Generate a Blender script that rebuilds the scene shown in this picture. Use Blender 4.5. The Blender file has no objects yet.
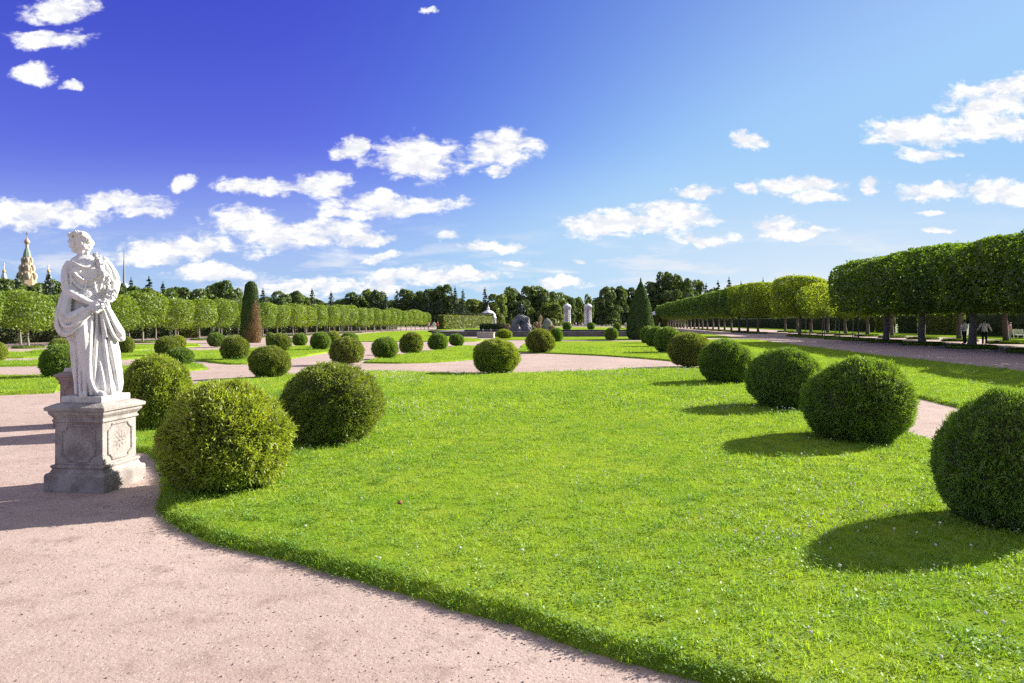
import bpy, bmesh, math, random
import numpy as np
from mathutils import Vector, Matrix
from mathutils.geometry import tessellate_polygon

R = math.radians
rng = np.random.default_rng(7)
random.seed(7)
scn = bpy.context.scene
col = scn.collection

# ------------------------------------------------------------------ camera
F, CX, HY, EYE = 700.0, 512.0, 322.0, 1.75
cam_d = bpy.data.cameras.new("camera")
cam = bpy.data.objects.new("camera", cam_d)
col.objects.link(cam)
cam.location = (0, 0, EYE)
cam.rotation_euler = (R(90), 0, 0)
cam_d.sensor_width = 36
cam_d.lens = F / 1024 * 36
cam_d.shift_y = -(341.5 - HY) / 1024
cam_d.clip_end = 6000
scn.camera = cam

AX = np.array([80.0, F]); AX /= np.linalg.norm(AX)      # the garden's long axis
AX_ROT = -math.atan2(AX[0], AX[1])
def gt(px, py, z=0.0):
    """ground point seen at a pixel of the photograph"""
    Y = F * (EYE - z) / (py - HY)
    return np.array([(px - CX) / F * Y, Y])
def ax(s, t):
    """point s metres along the garden axis, t metres to its right"""
    return np.array([s * AX[0] + t * AX[1], s * AX[1] - t * AX[0]])
LAWN_Z = 0.075

# ------------------------------------------------------------------ helpers
def tag(o, label=None, cat=None, group=None, kind=None):
    if label: o["label"] = label
    if cat: o["category"] = cat
    if group: o["group"] = group
    if kind: o["kind"] = kind
    return o
def link(name, data, mat=None, parent=None):
    o = bpy.data.objects.new(name, data)
    col.objects.link(o)
    if mat is not None and data is not None:
        for m in (mat if isinstance(mat, (list, tuple)) else [mat]):
            data.materials.append(m)
    if parent: o.parent = parent
    return o
def empty(name, loc, rz=0.0):
    o = bpy.data.objects.new(name, None)
    o.empty_display_size = .2
    o.location = loc; o.rotation_euler = (0, 0, rz)
    col.objects.link(o)
    return o
def copy_tree(o, parent=None):
    c = o.copy(); col.objects.link(c)
    if parent: c.parent = parent
    for ch in o.children: copy_tree(ch, c)
    return c
def ordinal(n):
    base = ["zeroth","first","second","third","fourth","fifth","sixth","seventh","eighth","ninth","tenth","eleventh","twelfth",
            "thirteenth","fourteenth","fifteenth","sixteenth","seventeenth","eighteenth","nineteenth","twentieth"]
    if n <= 20: return base[n]
    tens = {20:"twenty",30:"thirty",40:"forty",50:"fifty",60:"sixty",70:"seventy"}
    if n % 10 == 0: return {30:"thirtieth",40:"fortieth",50:"fiftieth",60:"sixtieth"}[n]
    return tens[n//10*10] + " " + base[n % 10]

class MB:
    """collects vertices and polygons for one mesh"""
    def __init__(s): s.V = []; s.F = []; s.M = []; s.n = 0
    def add(s, V, Fs, m=0):
        V = np.asarray(V, float).reshape(-1, 3)
        s.V.append(V)
        for f in Fs: s.F.append([i + s.n for i in f]); s.M.append(m)
        s.n += len(V)
    def box(s, c, d, m=0, rot=0.0, taper=1.0):
        x, y, z = d[0]/2, d[1]/2, d[2]/2
        V = []
        for zz, k in ((-z, 1.0), (z, taper)):
            for xx, yy in ((-x,-y),(x,-y),(x,y),(-x,y)):
                X, Y = xx*k, yy*k
                V.append((c[0]+X*math.cos(rot)-Y*math.sin(rot), c[1]+X*math.sin(rot)+Y*math.cos(rot), c[2]+zz))
        s.add(V, [(3,2,1,0),(4,5,6,7),(0,1,5,4),(1,2,6,5),(2,3,7,6),(3,0,4,7)], m)
    def sphere(s, c, r, nu=10, nv=7, m=0, M=None):
        r = np.broadcast_to(np.asarray(r, float), (3,))
        V = [(0,0,1)]
        for i in range(1, nv):
            a = math.pi*i/nv
            for j in range(nu):
                b = 2*math.pi*j/nu
                V.append((math.sin(a)*math.cos(b), math.sin(a)*math.sin(b), math.cos(a)))
        V.append((0,0,-1))
        V = np.array(V)*r
        if M is not None: V = V @ np.array(M).T
        V = V + np.asarray(c)
        Fs = []
        for j in range(nu):
            Fs.append((0, 1+j, 1+(j+1) % nu))
            Fs.append((len(V)-1, 1+(nv-2)*nu+(j+1) % nu, 1+(nv-2)*nu+j))
        for i in range(nv-2):
            for j in range(nu):
                a = 1+i*nu+j; b = 1+i*nu+(j+1) % nu
                Fs.append((a, a+nu, b+nu, b))
        s.add(V, Fs, m)
    def tube(s, pts, rad, n=8, m=0, cap=True):
        pts = np.asarray(pts, float); k = len(pts)
        rad = np.broadcast_to(np.asarray(rad, float), (k,))
        T = np.gradient(pts, axis=0); T /= np.linalg.norm(T, axis=1)[:, None] + 1e-9
        up = np.array([0., 0, 1]) if abs(T[0][2]) < .9 else np.array([1., 0, 0])
        V = []
        a = np.cross(T[0], up); a /= np.linalg.norm(a)
        for i in range(k):
            a = a - T[i]*a.dot(T[i]); a /= np.linalg.norm(a) + 1e-9
            b = np.cross(T[i], a)
            for j in range(n):
                w = 2*math.pi*j/n
                V.append(pts[i] + rad[i]*(math.cos(w)*a + math.sin(w)*b))
        Fs = []
        for i in range(k-1):
            for j in range(n):
                Fs.append((i*n+j, i*n+(j+1) % n, (i+1)*n+(j+1) % n, (i+1)*n+j))
        if cap:
            Fs.append(tuple(range(n-1, -1, -1))); Fs.append(tuple((k-1)*n+j for j in range(n)))
        s.add(V, Fs, m)
    def lathe(s, prof, n=24, c=(0,0,0), m=0, sq=False, rot=0.0):
        """revolve (r,z) pairs; sq makes a square plan of half side r"""
        V = []; N = 4 if sq else n
        for r, z in prof:
            for j in range(N):
                w = 2*math.pi*j/N + (math.pi/4 if sq else 0) + rot
                rr = r*(math.sqrt(2) if sq else 1)
                V.append((c[0]+rr*math.cos(w), c[1]+rr*math.sin(w), c[2]+z))
        Fs = []
        for i in range(len(prof)-1):
            for j in range(N):
                Fs.append((i*N+j, i*N+(j+1) % N, (i+1)*N+(j+1) % N, (i+1)*N+j))
        Fs.append(tuple(range(N-1, -1, -1))); Fs.append(tuple((len(prof)-1)*N+j for j in range(N)))
        s.add(V, Fs, m)
    def mesh(s, name, smooth=False):
        me = bpy.data.meshes.new(name)
        me.from_pydata(np.concatenate(s.V).tolist(), [], s.F)
        me.polygons.foreach_set("material_index", s.M)
        if smooth: me.polygons.foreach_set("use_smooth", [True]*len(me.polygons))
        me.update()
        return me
    def obj(s, name, mat, parent=None, smooth=False):
        return link(name, s.mesh(name, smooth), mat, parent)

def quads_mesh(name, Q, mi=None, extra=None):
    """Q: (n,4,3) loose quads, plus optional extra MB geometry on material 1"""
    n = len(Q)
    V = Q.reshape(-1, 3); nv = len(V)
    loops = np.arange(nv, dtype=np.int32)
    starts = np.arange(n, dtype=np.int32)*4
    tot = np.full(n, 4, np.int32)
    M = np.zeros(n, np.int32) if mi is None else mi
    if extra is not None and extra.n:
        EV = np.concatenate(extra.V)
        el = np.concatenate([np.array(f) for f in extra.F]).astype(np.int32)+nv
        et = np.array([len(f) for f in extra.F], np.int32)
        es = np.concatenate([[0], np.cumsum(et)[:-1]]).astype(np.int32)+nv
        V = np.concatenate([V, EV]); loops = np.concatenate([loops, el])
        starts = np.concatenate([starts, es]); tot = np.concatenate([tot, et]); M = np.concatenate([M, np.array(extra.M, np.int32)])
    me = bpy.data.meshes.new(name)
    me.vertices.add(len(V)); me.vertices.foreach_set("co", V.astype(np.float32).ravel())
    me.loops.add(len(loops)); me.loops.foreach_set("vertex_index", loops)
    me.polygons.add(len(starts)); me.polygons.foreach_set("loop_start", starts)
    me.polygons.foreach_set("material_index", M)
    me.update(calc_edges=True)
    me.validate()
    return me

def unit(v): return v/(np.linalg.norm(v, axis=-1, keepdims=True)+1e-9)
def leaf_quads(P, N, ln, wd, wild=.8, along=0.0, r=rng):
    """rhombic leaves: centre P, loosely facing N; ln, wd arrays or numbers"""
    n = len(P)
    nn = unit(N*1.0 + r.normal(size=(n, 3))*wild)
    t = unit(np.cross(nn, r.normal(size=(n, 3))))
    if along: t = unit(t + N*along); 
    b = unit(np.cross(nn, t))
    L = (ln*r.uniform(.7, 1.3, n))[:, None]/2; W = (wd*r.uniform(.7, 1.3, n))[:, None]/2
    bend = nn*L*.25
    return np.stack([P-t*L, P+b*W+bend, P+t*L, P-b*W+bend], 1)
class Lump:
    """smooth random 3-D field from summed sines"""
    def __init__(s, k, n=8, r=rng):
        s.k = unit(r.normal(size=(n, 3)))*k*r.uniform(.5, 1.5, (n, 1)); s.p = r.uniform(0, 6.28, n)
    def __call__(s, P): return np.sin(P @ s.k.T + s.p).mean(-1)*1.6
def sph(n, r=rng): return unit(r.normal(size=(n, 3)))

# ------------------------------------------------------------------ materials
class NT:
    def __init__(s, tree): s.t = tree
    def n(s, typ, **kw):
        nd = s.t.nodes.new(typ)
        for k, v in kw.items():
            if k.startswith("i_"):
                nd.inputs[k[2:].replace("_", " ")].default_value = v
            else: setattr(nd, k, v)
        return nd
    def l(s, a, b): s.t.links.new(a, b)
    def math(s, op, a, b=None, c=None, clamp=False):
        nd = s.t.nodes.new("ShaderNodeMath"); nd.operation = op; nd.use_clamp = clamp
        for i, v in enumerate((a, b, c)):
            if v is None: continue
            if isinstance(v, (int, float)): nd.inputs[i].default_value = v
            else: s.l(v, nd.inputs[i])
        return nd.outputs[0]
    def vm(s, op, a, b=None, c=None):
        nd = s.t.nodes.new("ShaderNodeVectorMath"); nd.operation = op
        for i, v in enumerate((a, b, c)):
            if v is None: continue
            if isinstance(v, (tuple, list)): nd.inputs[i].default_value = v
            else: s.l(v, nd.inputs[i])
        return nd
    def mix(s, f, a, b, blend="MIX"):
        nd = s.t.nodes.new("ShaderNodeMix"); nd.data_type = "RGBA"; nd.blend_type = blend
        for idx, v in ((0, f), (6, a), (7, b)):
            if isinstance(v, (int, float)): nd.inputs[idx].default_value = v
            elif isinstance(v, (tuple, list)): nd.inputs[idx].default_value = (*v[:3], 1)
            else: s.l(v, nd.inputs[idx])
        return nd.outputs[2]
    def noise(s, vec, scale, detail=3, rough=.55, dist=0.0):
        nd = s.n("ShaderNodeTexNoise"); nd.inputs["Scale"].default_value = scale
        nd.inputs["Detail"].default_value = detail; nd.inputs["Roughness"].default_value = rough
        nd.inputs["Distortion"].default_value = dist
        if vec is not None: s.l(vec, nd.inputs["Vector"])
        return nd.outputs["Fac"], nd.outputs["Color"]
    def ramp(s, f, stops):
        nd = s.n("ShaderNodeValToRGB"); cr = nd.color_ramp
        while len(cr.elements) < len(stops): cr.elements.new(.5)
        for e, (p, c) in zip(cr.elements, stops):
            e.position = p; e.color = (*c, 1) if not isinstance(c, (int, float)) else (c, c, c, 1)
        s.l(f, nd.inputs[0])
        return nd.outputs[0]
    def smooth(s, v, a, b):
        nd = s.n("ShaderNodeMapRange"); nd.interpolation_type = "SMOOTHSTEP"
        nd.inputs["From Min"].default_value = a; nd.inputs["From Max"].default_value = b
        s.l(v, nd.inputs["Value"]); return nd.outputs[0]
def new_mat(name):
    m = bpy.data.materials.new(name); m.use_nodes = True
    m.node_tree.nodes.clear(); k = NT(m.node_tree)
    out = k.n("ShaderNodeOutputMaterial")
    return m, k, out

def leaf_mat(name, dark, light, trans=.45, tint=(1.25, 1.2, .5), scale=1.2, gloss=.05, brown=None, brown_amt=.0):
    m, k, out = new_mat(name)
    geo = k.n("ShaderNodeNewGeometry"); tc = k.n("ShaderNodeTexCoord"); oi = k.n("ShaderNodeObjectInfo")
    nf, _ = k.noise(geo.outputs["Position"], scale, 3, .6)
    f = k.math("ADD", k.math("MULTIPLY", geo.outputs["Random Per Island"], .48), k.math("MULTIPLY", k.smooth(nf, .3, .7), .52))
    c = k.mix(f, dark, light)
    c = k.mix(k.math("MULTIPLY", oi.outputs["Random"], .35), c, k.mix(.5, c, (light[0]*1.25, light[1]*1.02, light[2]*.8)))
    if brown is not None:
        c = k.mix(k.math("LESS_THAN", geo.outputs["Random Per Island"], brown_amt), c, brown)
    d = k.n("ShaderNodeBsdfDiffuse"); t = k.n("ShaderNodeBsdfTranslucent"); g = k.n("ShaderNodeBsdfGlossy")
    g.inputs["Roughness"].default_value = .55; g.inputs["Color"].default_value = (.8, .8, .8, 1)
    k.l(c, d.inputs["Color"])
    k.l(k.mix(1.0, c, tint, "MULTIPLY"), t.inputs["Color"])
    mx = k.n("ShaderNodeMixShader"); mx.inputs[0].default_value = trans
    k.l(d.outputs[0], mx.inputs[1]); k.l(t.outputs[0], mx.inputs[2])
    m2 = k.n("ShaderNodeMixShader"); m2.inputs[0].default_value = gloss
    k.l(mx.outputs[0], m2.inputs[1]); k.l(g.outputs[0], m2.inputs[2])
    k.l(m2.outputs[0], out.inputs[0])
    return m
def solid_mat(name, c1, c2=None, scale=8, rough=.8, bump=.0, bscale=40, metal=0.0, detail=5):
    m, k, out = new_mat(name)
    b = k.n("ShaderNodeBsdfPrincipled"); b.inputs["Roughness"].default_value = rough; b.inputs["Metallic"].default_value = metal
    tc = k.n("ShaderNodeTexCoord")
    if c2 is None: c2 = tuple(x*.8 for x in c1)
    nf, _ = k.noise(tc.outputs["Object"], scale, detail, .65)
    k.l(k.mix(k.smooth(nf, .35, .68), c1, c2), b.inputs["Base Color"])
    if bump:
        bf, _ = k.noise(tc.outputs["Object"], bscale, 4)
        bp = k.n("ShaderNodeBump"); bp.inputs["Strength"].default_value = bump; bp.inputs["Distance"].default_value = .02
        k.l(bf, bp.inputs["Height"]); k.l(bp.outputs[0], b.inputs["Normal"])
    k.l(b.outputs[0], out.inputs[0])
    return m

def gravel_mat():
    m, k, out = new_mat("pink_gravel")
    b = k.n("ShaderNodeBsdfPrincipled"); b.inputs["Roughness"].default_value = .95
    b.inputs["Specular IOR Level"].default_value = .15
    tc = k.n("ShaderNodeTexCoord"); P = tc.outputs["Object"]
    big, _ = k.noise(P, .45, 4, .6); mid, _ = k.noise(P, 3.5, 5, .7); fine, _ = k.noise(P, 38, 5, .75)
    c = k.mix(k.smooth(big, .3, .7), (.36, .275, .24), (.43, .335, .295))
    st_ = k.vm("MULTIPLY", P, (.6, 2.4, 1)).outputs[0]; tr, _ = k.noise(st_, 1.6, 5, .65, .6)
    c = k.mix(k.math("MULTIPLY", k.smooth(tr, .50, .72), .5), c, (.30, .21, .175))
    c = k.mix(k.math("MULTIPLY", k.smooth(tr, .46, .3), .35), c, (.47, .38, .33))
    c = k.mix(k.math("MULTIPLY", k.smooth(mid, .50, .70), .72), c, (.26, .185, .16))
    c = k.mix(k.math("MULTIPLY", k.smooth(fine, .55, .72), .75), c, (.21, .145, .125))
    c = k.mix(k.math("MULTIPLY", k.smooth(fine, .47, .30), .35), c, (.52, .43, .385))
    vo = k.n("ShaderNodeTexVoronoi"); vo.inputs["Scale"].default_value = 75; k.l(P, vo.inputs["Vector"])
    vc = k.n("ShaderNodeSeparateColor"); k.l(vo.outputs["Color"], vc.inputs[0])
    sp = k.math("MULTIPLY", k.math("GREATER_THAN", vc.outputs[0], .90), k.math("LESS_THAN", vo.outputs["Distance"], .38))
    c = k.mix(k.math("MULTIPLY", sp, .8), c, (.17, .12, .105))
    sp2 = k.math("MULTIPLY", k.math("LESS_THAN", vc.outputs[1], .1), k.math("LESS_THAN", vo.outputs["Distance"], .38))
    c = k.mix(k.math("MULTIPLY", sp2, .35), c, (.78, .70, .66))
    k.l(c, b.inputs["Base Color"])
    hf = k.math("ADD", k.math("MULTIPLY", fine, .6), k.math("MULTIPLY", mid, 1.4))
    bp = k.n("ShaderNodeBump"); bp.inputs["Strength"].default_value = .4; bp.inputs["Distance"].default_value = .03
    k.l(hf, bp.inputs["Height"]); k.l(bp.outputs[0], b.inputs["Normal"])
    k.l(b.outputs[0], out.inputs[0])
    return m
def lawn_mat():
    m, k, out = new_mat("lawn_turf")
    tc = k.n("ShaderNodeTexCoord"); P = tc.outputs["Object"]
    big, _ = k.noise(P, .35, 4, .6); mid, _ = k.noise(P, 2.2, 5, .65); fine, _ = k.noise(P, 30, 5, .7)
    c = k.mix(k.smooth(big, .3, .7), (.13, .25, .018), (.23, .33, .028))
    c = k.mix(k.math("MULTIPLY", k.smooth(mid, .35, .75), .5), c, (.31, .35, .04))
    c = k.mix(k.math("MULTIPLY", k.smooth(fine, .5, .75), .6), c, (.07, .14, .012))
    geo = k.n("ShaderNodeNewGeometry"); sx = k.n("ShaderNodeSeparateXYZ"); k.l(geo.outputs["Normal"], sx.inputs[0])
    side = k.math("LESS_THAN", k.math("ABSOLUTE", sx.outputs[2]), .5)
    soil = k.mix(k.smooth(fine, .35, .65), (.055, .06, .022), (.07, .12, .025))
    c = k.mix(side, c, soil)
    d = k.n("ShaderNodeBsdfDiffuse"); k.l(c, d.inputs["Color"])
    bp = k.n("ShaderNodeBump"); bp.inputs["Strength"].default_value = .7; bp.inputs["Distance"].default_value = .05
    k.l(fine, bp.inputs["Height"]); k.l(bp.outputs[0], d.inputs["Normal"])
    k.l(d.outputs[0], out.inputs[0])
    return m
def marble_mat():
    m, k, out = new_mat("weathered_marble")
    b = k.n("ShaderNodeBsdfPrincipled"); b.inputs["Roughness"].default_value = .6
    b.inputs["Specular IOR Level"].default_value = .3
    tc = k.n("ShaderNodeTexCoord"); P = tc.outputs["Object"]
    a, _ = k.noise(P, 3.2, 6, .65, .6); f, _ = k.noise(P, 24, 5, .7)
    c = k.mix(k.smooth(a, .45, .75), (.68, .665, .65), (.47, .455, .445))
    c = k.mix(k.math("MULTIPLY", k.smooth(f, .60, .78), .45), c, (.22, .205, .20))
    sv = k.vm("MULTIPLY", P, (1, 1, .16)).outputs[0]; sf, _ = k.noise(sv, 26, 5, .65)
    c = k.mix(k.math("MULTIPLY", k.smooth(sf, .54, .72), .55), c, (.24, .225, .215))
    k.l(c, b.inputs["Base Color"])
    bp = k.n("ShaderNodeBump"); bp.inputs["Strength"].default_value = .15; bp.inputs["Distance"].default_value = .006
    k.l(f, bp.inputs["Height"]); k.l(bp.outputs[0], b.inputs["Normal"])
    k.l(b.outputs[0], out.inputs[0])
    return m

M_GRAVEL = gravel_mat(); M_LAWN = lawn_mat(); M_MARBLE = marble_mat()
M_TERRAIN = solid_mat("rough_meadow", (.07, .12, .02), (.11, .14, .03), .2, .95)
M_STONE = solid_mat("pedestal_limestone", (.36, .33, .305), (.20, .17, .155), 5, .85, .5, 60)
M_STONE_PINK = solid_mat("pinkish_limestone", (.29, .22, .205), (.19, .14, .13), 5, .85, .5, 50)
M_PLINTH = solid_mat("pale_plinth_stone", (.52, .50, .48), (.40, .38, .37), 10, .75, .2, 60)
M_GREY_STONE = solid_mat("grey_rock", (.25, .24, .24), (.12, .115, .115), 1.2, .9, .6, 5)
M_WALL_STONE = solid_mat("basin_stone", (.17, .155, .15), (.11, .10, .10), 1.5, .9, .3, 6)
M_PALE_STONE = solid_mat("pale_block_stone", (.48, .42, .36), (.38, .33, .29), 2, .9)
M_BRONZE = solid_mat("dark_bronze", (.035, .04, .042), (.06, .075, .07), 3, .5, metal=.6)
M_GOLD = solid_mat("gilded", (.75, .48, .16), (.6, .36, .1), 3, .4, metal=.5)
M_WHITE = solid_mat("white_paint", (.78, .78, .80), (.68, .68, .72), 1.5, .6)
M_WHITE_METAL = solid_mat("pale_sheet_roof", (.80, .82, .86), (.72, .74, .80), .8, .45)
M_GREYW = solid_mat("grey_wall", (.42, .45, .50), (.36, .38, .43), 1, .8)
M_OCHRE = solid_mat("ochre_brick", (.46, .34, .22), (.34, .23, .15), .12, .85)
M_BROWNBRICK = solid_mat("brown_brick", (.26, .18, .13), (.20, .14, .10), .2, .85)
M_CREAM = solid_mat("cream_trim", (.52, .46, .37), (.42, .36, .28), .2, .8)
M_COPPER = solid_mat("green_copper", (.20, .27, .20), (.14, .20, .15), .3, .6)
M_SALMON = solid_mat("salmon_gilding", (.62, .36, .24), (.55, .28, .18), .6, .5)
M_DARKW = solid_mat("dark_opening", (.02, .02, .025), (.03, .03, .035), 1, .5)
M_BLUEROOF = solid_mat("blue_grey_roof", (.30, .36, .50), (.25, .30, .44), 1, .6)
M_STEEL = solid_mat("grey_steel", (.22, .23, .26), (.17, .18, .2), 1, .5)
M_BARK = solid_mat("grey_bark", (.20, .17, .15), (.11, .09, .08), 9, .95, .6, 30)
M_BARK_PALE = solid_mat("pale_bark", (.30, .26, .23), (.19, .16, .14), 9, .95, .5, 30)
M_BARK_DARK = solid_mat("dark_bark", (.07, .055, .045), (.045, .035, .03), 5, .95)
M_WOOD = solid_mat("pale_stake_wood", (.32, .27, .22), (.24, .2, .16), 9, .9)
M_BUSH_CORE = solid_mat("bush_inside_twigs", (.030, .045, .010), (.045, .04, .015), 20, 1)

L_BUSH_LIGHT = leaf_mat("thuja_yellow_green", (.065, .125, .016), (.43, .53, .055), .42, (1.2, 1.2, .5), 5, brown=(.18, .12, .04), brown_amt=.05)
L_BUSH_OLIVE = leaf_mat("thuja_olive", (.062, .11, .016), (.30, .385, .045), .42, (1.2, 1.15, .5), 5, brown=(.14, .085, .03), brown_amt=.06)
L_BUSH_DARK = leaf_mat("clipped_bush_green", (.055, .125, .017), (.24, .385, .045), .42, (1.2, 1.2, .5), 5, brown=(.10, .075, .03), brown_amt=.02)
L_LINDEN = leaf_mat("young_linden_leaf", (.085, .165, .014), (.25, .34, .030), .5, (1.15, 1.15, .45), .7)
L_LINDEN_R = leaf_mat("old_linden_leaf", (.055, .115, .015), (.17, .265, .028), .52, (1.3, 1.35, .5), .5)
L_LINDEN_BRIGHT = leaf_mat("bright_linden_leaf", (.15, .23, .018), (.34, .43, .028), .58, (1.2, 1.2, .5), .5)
L_FOREST = leaf_mat("forest_leaf", (.050, .095, .022), (.125, .19, .035), .35, (1.2, 1.2, .6), .15)
L_FOREST_L = leaf_mat("light_forest_leaf", (.08, .14, .022), (.18, .245, .038), .38, (1.2, 1.2, .6), .15)
L_SPRUCE = leaf_mat("spruce_needle", (.024, .05, .026), (.055, .09, .042), .2, (1, 1, .8), .2)
L_CONE = leaf_mat("clipped_cone_green", (.034, .085, .014), (.095, .175, .022), .32, (1.2, 1.2, .5), 1.2)
L_CONE_DEAD = leaf_mat("dead_thuja_brown", (.17, .105, .04), (.33, .22, .085), .2, (1, .9, .7), 1.5)
L_HEDGE_DARK = leaf_mat("dark_hedge_leaf", (.018, .042, .010), (.045, .085, .014), .2, (1.2, 1.2, .5), .8)
L_HEDGE_LIGHT = leaf_mat("light_hedge_leaf", (.10, .14, .015), (.20, .235, .022), .4, (1.1, 1.1, .5), .5)
L_GRASS = leaf_mat("grass_blade", (.105, .255, .016), (.375, .51, .048), .5, (1.15, 1.2, .45), .9, .04, brown=(.30, .28, .08), brown_amt=.03)
L_GRASS_M = leaf_mat("mound_grass_blade", (.05, .11, .01), (.11, .17, .015), .4, (1.2, 1.2, .4), 1.0, .04)
L_ROSE = leaf_mat("rose_leaf", (.07, .10, .03), (.22, .2, .10), .3, (1.1, 1, .7), 2, brown=(.6, .35, .3), brown_amt=.12)

# ------------------------------------------------------------------ world: sky and clouds
SUN_AZ, SUN_EL = R(63), R(26.6)
EXPO = 1.42
SK = 2**EXPO*.1            # display value of one unit of sky colour            # azimuth measured from +Y towards +X
def world():
    w = bpy.data.worlds.new("World"); scn.world = w; w.use_nodes = True
    w.node_tree.nodes.clear(); k = NT(w.node_tree)
    out = k.n("ShaderNodeOutputWorld"); bg = k.n("ShaderNodeBackground")
    bg.inputs["Strength"].default_value = .1
    sky = k.n("ShaderNodeTexSky"); sky.sky_type = "NISHITA"; sky.sun_disc = False
    sky.sun_elevation = SUN_EL; sky.sun_rotation = SUN_AZ
    sky.air_density = 1.0; sky.dust_density = .15; sky.ozone_density = 2.0
    tc = k.n("ShaderNodeTexCoord"); D = tc.outputs["Generated"]
    sp = k.n("ShaderNodeSeparateXYZ"); k.l(D, sp.inputs[0])
    # deepen the blue (a polarised look), less so towards the sun on the right
    den = k.vm("MULTIPLY_ADD", sky.outputs[0], SKY_SHOULDER, (1, 1, 1)).outputs[0]
    nb = k.vm("DIVIDE", k.vm("MULTIPLY", sky.outputs[0], (SKY_TINT[0]*.217, SKY_TINT[1]*.217, SKY_TINT[2]*.217)).outputs[0], den).outputs[0]
    sq = k.vm("MULTIPLY", nb, nb).outputs[0]
    sc = k.n("ShaderNodeSeparateXYZ"); k.l(sq, sc.inputs[0]); sc1 = k.n("ShaderNodeSeparateXYZ"); k.l(nb, sc1.inputs[0])
    s_ = k.smooth(sp.outputs[0], -.2, .5); sg_ = k.smooth(sp.outputs[0], -.32, .42)
    r_ = k.math("MULTIPLY", k.math("MULTIPLY", sc.outputs[0], 1.38/SK), k.math("MULTIPLY_ADD", s_, 1.15, 1.0))
    g_ = k.math("MULTIPLY", k.math("MULTIPLY", sc.outputs[1], .86/SK), k.math("MULTIPLY_ADD", sg_, 1.42, 1.0))
    b_ = k.math("MULTIPLY", sc1.outputs[2], .92/SK)
    cbs = k.n("ShaderNodeCombineXYZ")
    k.l(k.math("SMOOTH_MIN", r_, .37/SK, .16/SK), cbs.inputs[0]); k.l(k.math("SMOOTH_MIN", g_, .63/SK, .26/SK), cbs.inputs[1]); k.l(k.math("SMOOTH_MIN", b_, .96/SK, .12/SK), cbs.inputs[2])
    skyc = cbs.outputs[0]
    y = k.math("MAXIMUM", sp.outputs[1], .05)
    u = k.math("DIVIDE", sp.outputs[0], y); v = k.math("DIVIDE", sp.outputs[2], y)
    cb = k.n("ShaderNodeCombineXYZ"); k.l(u, cb.inputs[0]); k.l(v, cb.inputs[1])
    P0 = cb.outputs[0]
    skyc = k.mix(k.math("MULTIPLY", k.smooth(v, .27, .0), k.math("MULTIPLY_ADD", s_, .26, .72)), skyc, k.mix(s_, tuple(x/SK for x in (.46, .70, .93)), tuple(x/SK for x in (.78, .88, .97))))
    _, wc = k.noise(P0, 16, 4, .6)
    warp = k.vm("SUBTRACT", wc, (.5, .5, .5)).outputs[0]
    P = k.vm("MULTIPLY_ADD", warp, (.075, .040, 0), P0).outputs[0]
    cur = None
    for (cx, cy, a, b) in CLOUDS:
        x0, y0, A, B = (cx-CX)/F, (HY-cy)/F, a/F*1.2, b/F*1.28
        q = k.vm("MULTIPLY_ADD", P, (1/A, 1/B, 0), (-x0/A, -y0/B, 0)).outputs[0]
        d = k.vm("DOT_PRODUCT", q, q).outputs["Value"]
        cur = d if cur is None else k.math("MINIMUM", cur, d)
    st = k.vm("MULTIPLY", P0, (1.0, 1.9, 1)).outputs[0]
    fb, _ = k.noise(st, 24, 9, .66, .25)
    dens = k.math("ADD", k.math("SUBTRACT", 1.0, cur), k.math("MULTIPLY", k.math("SUBTRACT", fb, .5), 3.4))
    alpha = k.smooth(dens, -.1, .85)
    # thin streaks low over the horizon
    st2 = k.vm("MULTIPLY", P0, (1.0, 5.5, 1)).outputs[0]
    sb, _ = k.noise(st2, 7, 6, .6, .4)
    low = k.math("MULTIPLY", k.smooth(sb, .47, .68), k.math("MULTIPLY", k.smooth(v, .17, .05), .85))
    alpha = k.math("MAXIMUM", alpha, low)
    alpha = k.math("MULTIPLY", alpha, k.smooth(sp.outputs[1], .05, .2))
    sh = k.vm("ADD", st, (.010, .022, 0)).outputs[0]
    fb2, _ = k.noise(sh, 26, 4, .62, .3)
    rel = k.math("SUBTRACT", fb, fb2)
    lum = k.math("ADD", k.math("MULTIPLY", rel, 2.2), k.math("ADD", .78, k.math("MULTIPLY", k.math("SUBTRACT", dens, .6), .12)))
    lum = k.math("MINIMUM", k.math("MAXIMUM", lum, .62), 1.0)
    cc = k.mix(lum, tuple(x/SK for x in (.50, .56, .70)), CLOUD_C)
    # unseen broken cloud added overhead and behind the camera for less blue fill
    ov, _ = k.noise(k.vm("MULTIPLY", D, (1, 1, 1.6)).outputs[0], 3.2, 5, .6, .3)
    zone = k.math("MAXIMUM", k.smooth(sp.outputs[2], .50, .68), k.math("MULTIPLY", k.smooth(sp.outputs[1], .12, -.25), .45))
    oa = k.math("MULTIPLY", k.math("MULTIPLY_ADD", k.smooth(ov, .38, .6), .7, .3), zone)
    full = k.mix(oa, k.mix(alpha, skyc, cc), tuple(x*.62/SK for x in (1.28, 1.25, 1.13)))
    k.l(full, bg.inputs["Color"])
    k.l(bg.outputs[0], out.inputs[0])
    w.cycles.sampling_method = "MANUAL"; w.cycles.sample_map_resolution = 512
SKY_TINT = (1.02, .87, 1.10)
SKY_SHOULDER = (.22, .10, .07)
CLOUD_C = tuple(x/SK for x in (1.10, 1.09, 1.09))
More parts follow.
